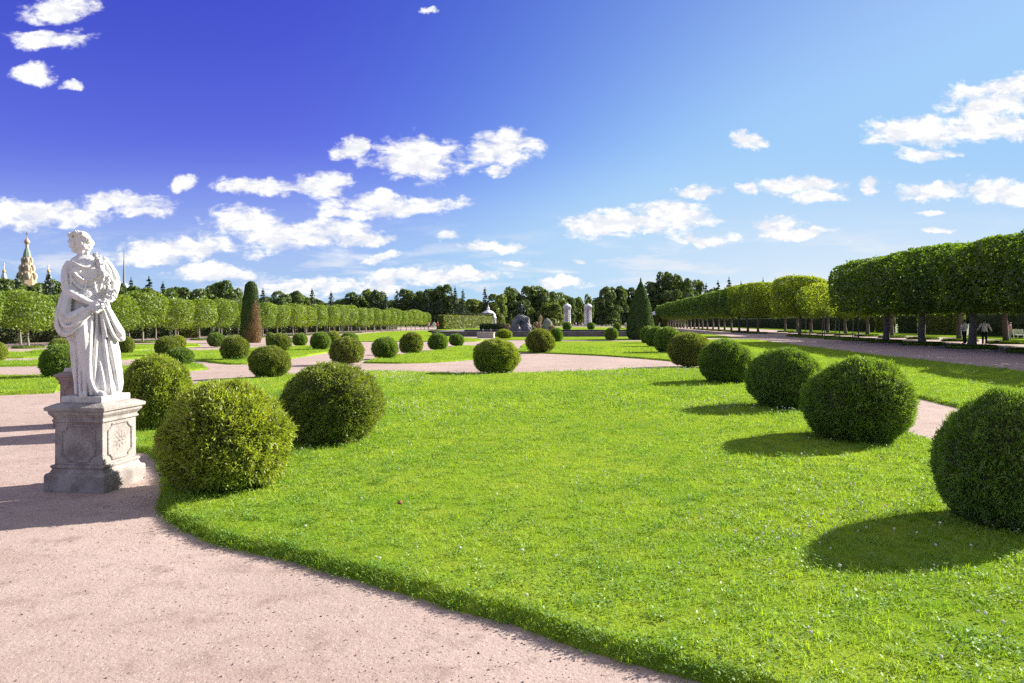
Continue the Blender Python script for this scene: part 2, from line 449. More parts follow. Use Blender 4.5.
CLOUDS = [(60,8,34,13),(48,41,40,9),(30,74,24,8),(72,84,12,4),
 (185,183,13,7),(258,185,45,8),(322,182,28,12),(352,146,17,10),(415,158,48,19),(503,150,32,17),(498,170,14,4),
 (40,215,62,13),(122,202,42,9),(140,212,26,6),(395,204,68,9),(345,213,25,5),(238,222,34,14),(300,233,80,13),(365,238,42,7),
 (447,234,14,5),(185,250,62,12),(145,258,45,9),(215,275,46,8),(490,247,34,6),(385,257,22,4),(516,263,14,3),(430,277,70,7),(330,285,75,8),
 (747,142,17,8),(603,224,42,12),(672,214,38,12),(640,226,52,8),(710,237,31,6),(700,192,24,5),(745,189,12,5),(795,186,42,7),(820,197,26,5),
 (875,187,14,7),(780,222,26,7),(795,232,34,6),(912,132,48,16),(990,105,42,20),(985,128,52,12),(1040,90,40,16),(928,156,24,6),(935,190,38,8),(1005,190,40,11),
 (925,212,14,3),(940,231,20,3),(425,13,6,3),(560,284,25,5),(580,262,10,3)]
world()
sun_d = bpy.data.lights.new("sun", "SUN"); sun_d.energy = 4.8; sun_d.angle = R(.5); sun_d.color = (1, .93, .83)
sun = bpy.data.objects.new("sun", sun_d); col.objects.link(sun)
sdir = Vector((math.sin(SUN_AZ)*math.cos(SUN_EL), math.cos(SUN_AZ)*math.cos(SUN_EL), math.sin(SUN_EL)))
sun.rotation_euler = sdir.to_track_quat("Z", "Y").to_euler()
sun.location = (60, 40, 60)
scn.view_settings.view_transform = "Standard"; scn.view_settings.look = "None"
scn.view_settings.exposure = EXPO; scn.view_settings.gamma = 1.0; scn.view_settings.use_curve_mapping = False
scn.cycles.max_bounces = 5; scn.cycles.diffuse_bounces = 3; scn.cycles.glossy_bounces = 2
scn.cycles.transmission_bounces = 3; scn.cycles.transparent_max_bounces = 4
scn.cycles.sample_clamp_indirect = 4
scn.cycles.use_denoising = False
scn.cycles.use_adaptive_sampling = True; scn.cycles.adaptive_threshold = .02

# ------------------------------------------------------------------ ground, gravel, lawns
def sheet(name, pts, z, mat):
    me = bpy.data.meshes.new(name)
    me.from_pydata([(p[0], p[1], z) for p in pts], [], [list(range(len(pts)))])
    return tag(link(name, me, mat), kind="structure")
sheet("ground", [(-3000,-3000),(3000,-3000),(3000,3000),(-3000,3000)], -.05, M_TERRAIN)
sheet("gravel_path", [ax(-25,-62), ax(-25,48), ax(310,48), ax(310,-62)], 0, M_GRAVEL)

def spline(pts, step, corners=()):
    """closed Catmull-Rom through pts; corners keep their angle"""
    P = [np.asarray(p, float) for p in pts]; n = len(P); out = []
    for i in range(n):
        p0, p1, p2, p3 = P[i-1], P[i], P[(i+1) % n], P[(i+2) % n]
        if i in corners: p0 = 2*p1-p2
        if (i+1) % n in corners: p3 = 2*p2-p1
        k = max(1, min(60, int(np.linalg.norm(p2-p1)/step)))
        for j in range(k):
            t = j/k
            out.append(.5*((2*p1)+(-p0+p2)*t+(2*p0-5*p1+4*p2-p3)*t*t+(-p0+3*p1-3*p2+p3)*t**3))
    return np.array(out)
LAWNS = []
def lawn(pts, step=.4, corners=(), wob=.02):
    P = spline(pts, step, corners)
    P = P + rng.normal(size=P.shape)*wob + .03*np.column_stack([Lump(1.7)(np.column_stack([P, P[:, :1]*0])), Lump(1.7)(np.column_stack([P, P[:, :1]*0]))])
    n = len(P); h = LAWN_Z
    a = sum(P[i][0]*P[(i+1) % n][1]-P[(i+1) % n][0]*P[i][1] for i in range(n))
    if a < 0: P = P[::-1]
    c = P.mean(0)
    tri = tessellate_polygon([[Vector((p[0], p[1], 0)) for p in P]])
    mb = MB()
    # rounded shoulder: inner ring at full height, outer ring lower, foot ring
    T = np.roll(P, -1, 0)-np.roll(P, 1, 0); N = unit(np.stack([T[:, 1], -T[:, 0]], 1))
    inner = [(p[0], p[1], h) for p in P]; mid = [(p[0]+q[0]*.035, p[1]+q[1]*.035, h-.018) for p, q in zip(P, N)]
    foot = [(p[0]+q[0]*.115, p[1]+q[1]*.115, -.02) for p, q in zip(P, N)]
    Fs = [tuple(t) if True else 0 for t in tri]
    for i in range(n):
        j = (i+1) % n
        Fs.append((n+i, n+j, j, i)); Fs.append((2*n+i, 2*n+j, n+j, n+i))
    mb.add(inner+mid+foot, Fs)
    o = mb.obj("lawn", M_LAWN)
    bm = bmesh.new(); bm.from_mesh(o.data); bmesh.ops.recalc_face_normals(bm, faces=bm.faces); bm.to_mesh(o.data); bm.free()
    tag(o, kind="structure")
    LAWNS.append(P)
    return o
G = lambda px, py: gt(px, py, LAWN_Z)
# main lawn in front of the camera
lawn([G(170,501), G(205,523), G(246,535), G(301,546), G(350,558), G(435,582), G(521,605), G(589,627), G(692,655), (1.9,2.8), (3.4,1.9), (4.6,2.6), ax(8.0,4.75), ax(11.0,4.75),
      ax(18,4.75), ax(26.3,4.8), G(640,369), G(540,372), G(450,372.5), G(375,370.5), G(291,374), G(212,380.5), G(196,384), G(160,405), G(131,441), G(152,446), G(171,470)], .25, {0, 15}, .012)
# lawn in the middle distance, beyond the curved path
lawn([G(517,351), G(560,352.8), G(600,354.5), G(650,357.8), G(684,361), ax(40,4.8), ax(64,4.8), G(640,341), G(560,341.3), G(529,342)], .6, {0,4,6}, .02)
# wedge of lawn with the row of four bushes
lawn([G(364,361.5), G(400,361.8), G(440,360.6), G(478,357.6), G(486,347), G(462,345.3), G(438,349.3), G(411,352.8), G(385,357)], .5, {0,3}, .02)
# lawns to the left
lawn([G(120,358.5), G(155,356.2), G(194,358.7), G(221,361.8), G(246,362.6), G(291,357), G(331,351), G(322,345), G(270,347), G(205,350), G(130,351)], .5, {0,6}, .02)
lawn([(-24,15.5), G(0,392), G(58,385.5), G(120,375), G(205,367.6), G(190,362.5), G(140,364.5), G(45,373.5), G(0,375), (-27,22)], .5, {0,4,9}, .02)
lawn([(-33,26), G(0,365), G(60,361.5), G(110,358), G(100,355), G(40,359), G(0,361), (-34,29.5)], .6, {0,3,7}, .03)
lawn([(-40,34), G(0,357), G(60,353.5), G(140,349), G(200,345.6), G(190,343), G(120,345.2), G(40,349.5), G(0,352), (-42,38)], .6, {0,4,9}, .03)
# long lawn by the basin on the left, and thin strips round it
lawn([G(345,341), G(420,341), G(475,340.8), G(482,339), G(440,334), G(496,332), G(490,329.5), G(400,331), G(345,336)], 1.0, {0,3,6}, .03)
lawn([G(500,339.6), G(560,339.4), G(632,339.2), G(632,336.6), G(560,336.8), G(500,337)], 1.0, {0,2,3,5}, .03)
lawn([ax(118,-18), ax(118,8), ax(230,8), ax(230,-18)], 2, {0,1,2,3}, .03)
lawn([ax(74,-9.5), ax(108,-25), ax(150,-34), ax(200,-34), ax(200,-22), ax(120,-22)], 2, {0,3,4}, .03)
# lawns on the right, beside the alley
lawn([ax(16.8,7.5), ax(40,7.5), ax(70,7.5), ax(70,15.6), ax(40,14.6), ax(10,14.0), ax(9,8.6), ax(13.2,7.6)], .5, {2,3}, .015)
lawn([ax(79,7.5), ax(140,7.5), ax(140,16), ax(79,16)], 1.5, {0,1,2,3}, .03)
lawn([ax(150,7.5), ax(220,7.5), ax(220,16), ax(150,16)], 1.5, {0,1,2,3}, .03)
lawn([ax(-12,40), ax(240,40), ax(240,47), ax(-12,47)], 2, {0,1,2,3}, .03)

def inside(P, poly):
    x, y = P[:, 0], P[:, 1]; ins = np.zeros(len(P), bool); n = len(poly)
    for i in range(n):
        x1, y1 = poly[i]; x2, y2 = poly[i-1]
        c = ((y1 > y) != (y2 > y)) & (x < (x2-x1)*(y-y1)/(y2-y1+1e-12)+x1)
        ins ^= c
    return ins

# ------------------------------------------------------------------ instanced ground cover (stuff)
PROTO = bpy.data.collections.new("ground_cover_sources")
def proto(name, me, mat):
    me.materials.append(mat)
    o = bpy.data.objects.new(name, me)
    c = bpy.data.collections.new(name+"_set"); c.objects.link(o)
    return o, c
def cover(name, protos, pts, scale, label, cat, zrot=True, tilt=.0):
    """one object: points carrying scale; geometry nodes set a source mesh on each"""
    c = bpy.data.collections.new(name+"_sources")
    for p in protos: c.objects.link(p)
    me = bpy.data.meshes.new(name)
    me.vertices.add(len(pts)); me.vertices.foreach_set("co", np.asarray(pts, np.float32).ravel())
    a = me.attributes.new("size", "FLOAT", "POINT"); a.data.foreach_set("value", np.asarray(scale, np.float32))
    r = me.attributes.new("turn", "FLOAT_VECTOR", "POINT")
    rot = rng.normal(size=(len(pts), 3))*tilt; rot[:, 2] = rng.uniform(0, 6.283, len(pts))
    r.data.foreach_set("vector", rot.astype(np.float32).ravel())
    o = link(name, me)
    ng = bpy.data.node_groups.new(name, "GeometryNodeTree")
    ng.interface.new_socket("Geometry", in_out="INPUT", socket_type="NodeSocketGeometry")
    ng.interface.new_socket("Geometry", in_out="OUTPUT", socket_type="NodeSocketGeometry")
    N = ng.nodes; L = ng.links
    gi = N.new("NodeGroupInput"); go = N.new("NodeGroupOutput")
    ci = N.new("GeometryNodeCollectionInfo"); ci.inputs["Collection"].default_value = c
    ci.inputs["Separate Children"].default_value = True; ci.inputs["Reset Children"].default_value = True
    ip = N.new("GeometryNodeInstanceOnPoints"); ip.inputs["Pick Instance"].default_value = True
    na = N.new("GeometryNodeInputNamedAttribute"); na.data_type = "FLOAT"; na.inputs["Name"].default_value = "size"
    nb = N.new("GeometryNodeInputNamedAttribute"); nb.data_type = "FLOAT_VECTOR"; nb.inputs["Name"].default_value = "turn"
    ri = N.new("FunctionNodeRandomValue"); ri.data_type = "INT"; ri.inputs["Max"].default_value = len(protos)-1
    for s_ in ri.inputs:
        if s_.type == "INT" and s_.name == "Max": s_.default_value = max(len(protos)-1, 0)
    L.new(gi.outputs[0], ip.inputs["Points"]); L.new(ci.outputs[0], ip.inputs["Instance"])
    L.new(na.outputs[0], ip.inputs["Scale"]); L.new(nb.outputs[0], ip.inputs["Rotation"])
    io = [s_ for s_ in ri.outputs if s_.type == "INT"][0]
    L.new(io, ip.inputs["Instance Index"])
    L.new(ip.outputs[0], go.inputs[0])
    md = o.modifiers.new("scatter", "NODES"); md.node_group = ng
    return tag(o, label, cat, kind="stuff")

def tuft(name, nb, rad, h, w, mat, lean=.5):
    V = []; Fs = []
    for i in range(nb):
        a = rng.uniform(0, 6.28); q = rad*math.sqrt(rng.uniform(0, 1))
        b0 = np.array([q*math.cos(a), q*math.sin(a), -.01])
        d = rng.uniform(0, 6.28); dv = np.array([math.cos(d), math.sin(d), 0]); sv = np.array([-dv[1], dv[0], 0])
        hh = h*rng.uniform(.5, 1.15); ww = w*rng.uniform(.7, 1.3); ln = lean*rng.uniform(.2, 1.4)
        p1 = b0+np.array([0, 0, hh*.6])+dv*hh*ln*.35; p2 = b0+np.array([0, 0, hh])+dv*hh*ln
        n = len(V)
        V += [b0-sv*ww/2, b0+sv*ww/2, p1-sv*ww*.45, p1+sv*ww*.45, p2]
        Fs += [(n, n+1, n+3, n+2), (n+2, n+3, n+4)]
    me = bpy.data.meshes.new(name); me.from_pydata([tuple(v) for v in V], [], Fs); me.materials.append(mat)
    return bpy.data.objects.new(name, me)
def clover_leaf_tuft(name, mat):
    P = np.column_stack([rng.normal(size=(16, 2))*.04, rng.uniform(.02, .05, 16)])
    Q = leaf_quads(P, np.tile([0, 0, 1.], (16, 1)), .022, .018, .35)
    me = quads_mesh(name, Q); me.materials.append(mat)
    return bpy.data.objects.new(name, me)
L_CLOVER = leaf_mat("clover_leaf", (.09, .23, .03), (.19, .34, .05), .35, (1.2, 1.2, .4), 1.0, .05)
tufts = [tuft("grass_tuft", 16, .055, .055, .0042, L_GRASS, .9) for _ in range(5)] + [clover_leaf_tuft("clover_tuft", L_CLOVER)]
def scatter_lawn(poly, bands):
    """bands: (y0,y1,density,scale)"""
    out = []; sc = []
    x0, y0 = poly.min(0); x1, y1 = poly.max(0)
    for (a, b, d, s) in bands:
        lo, hi = max(a, y0), min(b, y1)
        if hi <= lo: continue
        n = int((x1-x0)*(hi-lo)*d)
        P = np.column_stack([rng.uniform(x0, x1, n), rng.uniform(lo, hi, n)])
        P = P[(np.abs(P[:, 0]) < P[:, 1]*.78+3.0)]
        P = P[inside(P, poly)]
        out.append(P); sc.append(s*rng.uniform(.65, 1.3, len(P)))
    if not out: return np.zeros((0, 2)), np.zeros(0)
    return np.concatenate(out), np.concatenate(sc)
pts, scl = [], []
for P in LAWNS:
    p, s = scatter_lawn(P, [(1.5,5.5,330,.85),(5.5,8,230,.95),(8,12,130,1.15),(12,18,65,1.35),(18,30,26,1.6),(30,46,9,1.9)])
    pts.append(p); scl.append(s)
# a fringe leaning over the near lawn edges
ept, esc = [], []
for P in LAWNS:
    seg = np.roll(P, -1, 0)-P; ln = np.linalg.norm(seg, axis=1)
    for i in range(len(P)):
        y = P[i][1]
        if y > 35 or abs(P[i][0]) > y*.8+3.5: continue
        k = int(ln[i]*(260 if y < 9 else 80 if y < 16 else 24))
        t = rng.uniform(0, 1, k)[:, None]; nrm = np.array([seg[i][1], -seg[i][0]])/(ln[i]+1e-9); w_ = rng.uniform(-.02, .10, k)**1.0
        ept.append(np.column_stack([P[i]+seg[i]*t+nrm*w_[:, None]+rng.normal(size=(k, 2))*.012, LAWN_Z-.006-np.clip(w_, 0, 1)*.75]))
        esc.append(rng.uniform(.4, .95, k)*(1 if y < 9 else 1.3))
pts = np.concatenate(pts); scl = np.concatenate(scl)
nz = Lump(.9)(np.column_stack([pts, np.zeros(len(pts))]))
scl = scl*(1+.25*nz)
gp = np.concatenate([np.column_stack([pts, np.full(len(pts), LAWN_Z-.004)])]+ept); scl = np.concatenate([scl]+esc)
cover("lawn_grass", tufts, gp, scl,
      "short bright green mown grass covering the lawns", "grass", tilt=.12)
# clover blossom
mb = MB()
for i in range(14):
    d = sph(1)[0]; mb.sphere(np.array([0, 0, .050])+d*.0055, .005, 5, 4)
mb.tube([(0, 0, 0), (.004, 0, .025), (0, 0, .048)], .0012, 4)
M_CLOVER_W = solid_mat("clover_white", (.74, .72, .58), (.62, .58, .46), 60, .8)
mb.mesh("clover_blossom"); clv = bpy.data.objects.new("clover_blossom", mb.mesh("clover_blossom")); clv.data.materials.append(M_CLOVER_W)
main = LAWNS[0]
n = 60000
P = np.column_stack([rng.uniform(main[:, 0].min(), main[:, 0].max(), n), rng.uniform(main[:, 1].min(), main[:, 1].max(), n)])
P = P[inside(P, main)]
f = Lump(.75, 9)(np.column_stack([P, np.zeros(len(P))]))+.5*Lump(2.6, 8)(np.column_stack([P, np.zeros(len(P))]))
pr = np.clip((f-.25)*1.3, .02, .8)*np.where(P[:, 1] > 13, .24, .62)
P = P[rng.uniform(0, 1, len(P)) < pr]
cover("clover_blossoms", [clv], np.column_stack([P, np.full(len(P), LAWN_Z-.005)]), np.where(P[:, 1] > 13, 1.35, 1.0)*rng.uniform(.7, 1.25, len(P)),
      "tiny white clover blossoms dotted over the near lawn", "clover", tilt=.2)
# loose grit on the near gravel
M_PEB = solid_mat("loose_grit", (.25, .17, .15), (.15, .10, .09), 30, .95)
M_PEB_L = solid_mat("pale_grit", (.46, .37, .33), (.36, .28, .25), 30, .95)
pebs = []
for i in range(4):
    mb = MB(); mb.sphere((0, 0, .002), (.008, .006, .0045), 6, 4)
    me = mb.mesh("grit"); v = np.array([x.co for x in me.vertices]); v *= (1+.25*rng.normal(size=(len(v), 1)))
    me.vertices.foreach_set("co", v.ravel()); me.materials.append(M_PEB if i else M_PEB_L)
    pebs.append(bpy.data.objects.new("grit", me))
n = 26000
Yp = 2.6+rng.uniform(0, 1, n)**1.5*11; Xp = rng.uniform(-1, .5, n)*(Yp*.8+.5)
P = np.column_stack([Xp, Yp])
for Q in LAWNS: P = P[~inside(P, Q)]
f = Lump(1.3, 9)(np.column_stack([P, np.zeros(len(P))]))
P = P[rng.uniform(0, 1, len(P)) < np.clip(.35+.6*f, .05, 1)]
cover("loose_grit", pebs, np.column_stack([P, np.full(len(P), .0)]), rng.uniform(.25, 1.0, len(P))**2*.85,
      "loose pinkish grit lying on the near gravel walk", "gravel", tilt=.3)

# ------------------------------------------------------------------ clipped round bushes
def bush_mesh(name, nspray, nleaf, ll, lw, seed, tight=.5, lump=.05, shaggy=.04):
    r = np.random.default_rng(seed)
    w, h = .75, 1.25
    a = np.array([w, w, h*.56]); c = np.array([0, 0, h*.47])
    L1, L2 = Lump(3.2, 8, r), Lump(9, 8, r)
    d = sph(int(nspray*1.35), r)
    rad = 1+lump*L1(d)+lump*.5*L2(d)
    e = 2.0  # slightly squarish outline, as clipped
    q = (np.abs(d)**e).sum(1)**(-1/e)
    S = d*q[:, None]*rad[:, None]*a+c
    N = unit(d/a)
    keep = S[:, 2] > .03; S, N = S[keep][:nspray], N[keep][:nspray]
    L3 = Lump(26, 12, r); L4 = Lump(15, 10, r); q3 = L3(S)+.7*L4(S)
    k2 = (q3 > -.75) | (r.uniform(size=len(S)) < .3)
    S = S+N*(q3*shaggy*.9)[:, None]; S, N = S[k2], N[k2]
    n = len(S)
    # each spray: leaflets fanned outwards from one point
    out = unit(N*1.0+r.normal(size=(n, 3))*tight+np.array([0, 0, .25]))
    side = unit(np.cross(out, r.normal(size=(n, 3)))); nrm = np.cross(out, side)
    Q = []
    for j in range(nleaf):
        an = (j-(nleaf-1)/2)/(nleaf/2)*1.0+r.normal(size=n)*.15
        dr = unit(out*np.cos(an)[:, None]+side*np.sin(an)[:, None]+nrm*r.normal(size=(n, 1))*.18)
        b0 = S-N*(ll*.6)+side*(an*.3*ll)[:, None]+N*(r.normal(size=(n, 1))*shaggy*.5)
        l = ll*r.uniform(.7, 1.3, n)*(1.05-.25*np.abs(an)); wv = unit(np.cross(dr, nrm+r.normal(size=(n, 3))*.5))*lw/2
        Q.append(np.stack([b0, b0+dr*(l*.55)[:, None]+wv, b0+dr*l[:, None], b0+dr*(l*.55)[:, None]-wv], 1))
    Q = np.concatenate(Q)
    Q[..., 2] = np.maximum(Q[..., 2], .004)
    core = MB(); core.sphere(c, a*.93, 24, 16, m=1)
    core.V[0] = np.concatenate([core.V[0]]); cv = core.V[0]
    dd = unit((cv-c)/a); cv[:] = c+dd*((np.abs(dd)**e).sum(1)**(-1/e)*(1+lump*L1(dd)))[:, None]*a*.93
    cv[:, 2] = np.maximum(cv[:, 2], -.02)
    # a few short stems showing at the foot
    for i in range(5):
        w_ = r.uniform(0, 6.28); core.tube([(math.cos(w_)*.15, math.sin(w_)*.15, -.03), (math.cos(w_)*.4, math.sin(w_)*.4, .14)], .018, 5, m=1)
    return quads_mesh(name, Q, extra=core)
BM = {}
for i in range(3):
    BM["loose", i] = bush_mesh("bush_loose", 9500, 7, .058, .016, 100+i, .8, .07, .06)
    BM["clip", i] = bush_mesh("bush_clipped", 10500, 6, .042, .012, 200+i, .75, .06, .045)
    BM["far", i] = bush_mesh("bush_far", 4200, 3, .07, .03, 300+i, .7, .06, .05)
LM = {"light": L_BUSH_LIGHT, "olive": L_BUSH_OLIVE, "dark": L_BUSH_DARK}
BMM = {}
def bush(px, base, wpx, hpx, kind, tone, label, z=LAWN_Z, rot=None, group="clipped round bushes on the lawns"):
    p = gt(px, base, z); Y0 = p[1]
    w = wpx*Y0/F; th = math.atan2(p[0], p[1])
    w *= 1/ (1+ (1/math.cos(th)-1)*.9)                   # a wide lens stretches what stands near the edge
    hh = hpx*Y0/F
    cpos = p/np.linalg.norm(p)*(np.linalg.norm(p)+w*.34)  # the base pixel is its near rim
    Yc = cpos[1]; cpos[0] = (px-CX)/F*Yc
    w *= Yc/Y0; hh *= (1+(Yc/Y0-1)*.8)
    if kind != "far": hh *= .91; w *= .96
    i = random.randrange(3)
    key = (kind, i, tone)
    if key not in BMM:
        me = BM[kind, i].copy(); me.materials.append(LM[tone]); me.materials.append(M_BUSH_CORE); BMM[key] = me
    o = link("clipped_bush", BMM[key])
    o.location = (cpos[0], cpos[1], z-.015)
    o.rotation_euler = (0, 0, random.uniform(0, 6.28) if rot is None else rot)
    o.scale = (w/1.5*random.uniform(.97, 1.03), w/1.5*random.uniform(.97, 1.03), hh/1.25)
    return tag(o, label, "bush", group)
# near, left
bush(227,494,138,110,"loose","light","big round thuja bush nearest the statue pedestal, yellow-green with shaggy sprays")
bush(332,446,102,84,"clip","olive","round olive thuja bush behind the nearest left bush, flat brownish clipped side")
bush(157,430,76,76,"loose","light","round bright green bush beside the statue's right side, behind its pedestal")
# row along the right side of the main lawn, near to far
bush(1003,531,146,141,"clip","dark","dark green round bush cut off by the right picture edge")
bush(857,443,116,86,"clip","dark","dark green round bush, second nearest in the right row along the gravel")
bush(785,409,76,63,"clip","dark","dark green round bush, third nearest in the right row")
bush(727,383,58,45,"clip","dark","dark green round bush, fourth nearest in the right row")
bush(690,366,44,35,"clip","olive","round bush in the right row beside the end of the curved path, fifth nearest")
bush(668,352.5,29,24,"far","dark","round bush in the right row just beyond the curved path, sixth nearest")
bush(656,346.5,22,19,"far","dark","small looking round bush in the right row, seventh nearest, overlapped by its neighbour")
bush(649,343,18,16,"far","dark","farthest round bush of the right row, at the foot of the green cone")
# middle distance
bush(496,373,47,36,"clip","light","single round bush at the far edge of the main lawn, by the curved pink path")
bush(270,377,46,32,"clip","olive","round bush at the left far corner of the main lawn, beside the pink path")
bush(540.5,352,28,22,"far","olive","round bush on the near left corner of the middle lawn")
bush(556,341.5,14,13,"far","dark","small dark bush half hidden behind the round bush on the middle lawn corner")
bush(611.5,340,13.5,12,"far","dark","dark round bush standing alone by the stone basin wall")
bush(504,338.5,16,9,"far","light","low bright bush peeping out behind the bush by the curved pink path")
bush(347,363.5,34,25,"far","olive","round bush at the near left tip of the wedge lawn, nearest of its row")
bush(385,358,27,20,"far","dark","round bush second from the left along the wedge lawn")
bush(411.5,353.3,24,20,"far","olive","round reddish green bush third from the left along the wedge lawn")
bush(438,349.7,20,16,"far","dark","round bush fourth from the left along the wedge lawn")
bush(456.5,345.7,15,11.5,"far","dark","smallest round bush at the right end of the wedge lawn row")
bush(349,344,19,11,"far","dark","dark bush half hidden behind the nearest bush of the wedge lawn row")
bush(320.5,349.5,21,17,"far","dark","round bush left of the wedge lawn, in front of the linden trunks")
bush(333,347.5,16,16,"far","light","lighter round bush overlapped by its neighbour left of the wedge lawn")
bush(300,345.5,16,12,"far","dark","dark round bush between the brown-sided cone and the wedge lawn, third right of the cone")
bush(279,351,25,17,"far","olive","round bush just right of the brown-sided cone's foot")
bush(271,344,11,11,"far","dark","small bush mostly hidden beside the brown-sided cone's right foot")
bush(235,359.5,29,23,"far","olive","round bush in front and left of the brown-sided cone")
bush(216,346.5,18,13.5,"far","dark","small round bush left of the brown-sided cone, near the lindens")
bush(180,364.5,28,16,"far","dark","low wide dark bush on the pointed lawn tip behind the bright bush")
bush(167,355.5,26,18,"far","olive","round bush behind the low wide dark bush on the left lawn")
bush(178,350,17,14,"far","light","light round bush tucked behind the round bush on the left lawn")
bush(126,353,18,16,"far","olive","round bush right beside the statue's skirt, at the left lawn's edge")
bush(60,377,43,31,"far","dark","dark round bush left of the statue, behind the second pedestal")
bush(60,352,24,13,"far","olive","olive bush behind the dark round bush left of the statue")
bush(-3,361,23,18,"far","light","light round bush cut off by the left picture edge")
bush(567,330,9,8,"far","dark","dark tiny bush in front of the left gate pylon","z" and LAWN_Z)
bush(591,329.5,8,7,"far","dark","dark tiny bush in front of the right gate pylon")
bush(617,330,8,7,"far","olive","tiny reddish bush on the far lawn right of the gate")

# ------------------------------------------------------------------ trees
def trunk_mesh(name, h, r0, r1, limbs=4, ltop=1.6, seed=0, n=9):
    r = np.random.default_rng(seed); mb = MB()
    k = 6; z = np.linspace(-.05, h, k)
    P = np.column_stack([np.cumsum(r.normal(size=k)*.02*h/2), np.cumsum(r.normal(size=k)*.02*h/2), z]); P[0, :2] = 0
    rad = np.linspace(r0, r1, k); rad[0] = r0*1.35
    mb.tube(P, rad, n)
    for i in range(limbs):
        a = 6.28*i/limbs+r.uniform(-.4, .4); z0 = P[-1]-np.array([0, 0, h*.06*i])
        e = z0+np.array([math.cos(a)*ltop*.6, math.sin(a)*ltop*.6, ltop])
        mb.tube([z0, (z0+e)/2+np.array([math.cos(a)*.12*ltop, math.sin(a)*.12*ltop, 0]), e], [r1*.7, r1*.45, r1*.15], 6)
    return mb.mesh(name, True)
def crown_mesh(name, a, zc, nleaf, ls, seed, e=3.0, lump=.08, inner=.3, wild=.9, skirt=.0):
    """superellipsoid crown of separate leaves; a = half axes"""
    r = np.random.default_rng(seed); a = np.asarray(a, float)
    L1, L2, L3 = Lump(3, 8, r), Lump(8, 9, r), Lump(17, 9, r)
    d = sph(nleaf, r)
    q = (np.abs(d)**e).sum(1)**(-1/e)
    rad = 1+lump*L1(d)+lump*.8*L2(d)
    depth = np.where(r.uniform(size=nleaf) < inner, r.uniform(.45, .95, nleaf), 1-np.abs(r.normal(size=nleaf))*.035)
    depth = depth+.03*L3(d)
    P = d*(q*rad*depth)[:, None]*a+np.array([0, 0, zc])
    holes = L2(d*1.3+3) > .78
    P = P[~holes]; d = d[~holes]
    sh_ = (r.uniform(size=len(P)) < .035)&(d[:, 2] > -.2)
    P[sh_] += d[sh_]*np.abs(r.normal(size=(sh_.sum(), 1)))*ls*.6
    if skirt:
        m = d[:, 2] < -.4
        P[m, 2] -= np.abs(r.normal(size=m.sum()))*skirt
    Q = leaf_quads(P, unit(d/a+np.array([0, 0, .15])), ls, ls*.75, wild, r=r)
    return quads_mesh(name, Q)
def tree_of(name, tr, cr, loc, rz, sc, label, cat="tree", group=None):
    t = empty(name, loc, rz); t.scale = sc
    link("trunk", tr, None, t); link("crown", cr, None, t)
    return tag(t, label, cat, group)
def with_mat(me, *ms):
    for m in ms: me.materials.append(m)
    return me
# young lindens, left
YT = [with_mat(trunk_mesh("linden_trunk", 1.75, .075, .055, 4, 1.0, 400+i), M_BARK_PALE) for i in range(3)]
YC = [with_mat(crown_mesh("linden_crown", (1.36, 1.36, 1.25), 2.78, 3300, .16, 410+i, 3.4, .12, .35, 1.0, .2), L_LINDEN) for i in range(5)]
def young(i, s, t, label, group, k=1.0):
    p = ax(s+rng.uniform(-.25, .25), t+rng.uniform(-.2, .2))
    f = rng.uniform(.95, 1.06)*k
    return tree_of("linden_tree", YT[i % 3], YC[(i*2+int(t)) % 5], (p[0], p[1], 0), rng.uniform(0, 6.28) if rng.uniform() < 0 else AX_ROT+math.pi/2*rng.integers(4)+rng.normal()*.1,
                   (f*rng.uniform(.95, 1.08), f*rng.uniform(.95, 1.08), f*rng.uniform(.96, 1.04)), label, "tree", group)
cnt = 0
for i, s in enumerate(np.arange(34.6, 158, 4.15)):
    cnt += 1
    young(i, s, -37.5, f"young clipped linden with pale trunk, {ordinal(cnt)} from near end, left front row", "young lindens in the left front row")
for i, s in enumerate(np.arange(36.7, 158, 4.15)):
    young(i+3, s, -43.6, "young clipped linden in the rear left row, seen between the front row's trunks", "young lindens in the left rear row")
# old lindens, right
OT = [with_mat(trunk_mesh("linden_trunk", 3.3, .25, .19, 5, 2.6, 420+i, 12), M_BARK) for i in range(3)]
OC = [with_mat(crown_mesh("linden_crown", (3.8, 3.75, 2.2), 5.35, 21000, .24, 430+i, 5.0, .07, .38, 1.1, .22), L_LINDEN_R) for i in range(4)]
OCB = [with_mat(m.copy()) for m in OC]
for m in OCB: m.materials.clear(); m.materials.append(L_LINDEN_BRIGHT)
def old(i, s, t, label, group, bright=False, sc=(1, 1, 1)):
    p = ax(s, t)
    return tree_of("linden_tree", OT[i % 3], (OCB if bright else OC)[i % 4], (p[0], p[1], 0), AX_ROT+math.pi*rng.integers(2),
                   (sc[0]*rng.uniform(.97, 1.03), sc[1]*rng.uniform(.98, 1.04), sc[2]*rng.uniform(.97, 1.03)), label, "tree", group)
S1 = [22.2, 29.0, 35.8, 42.6, 49.4, 56.2, 63.0, 88.0, 109.0]+list(np.arange(116, 252, 6.6))
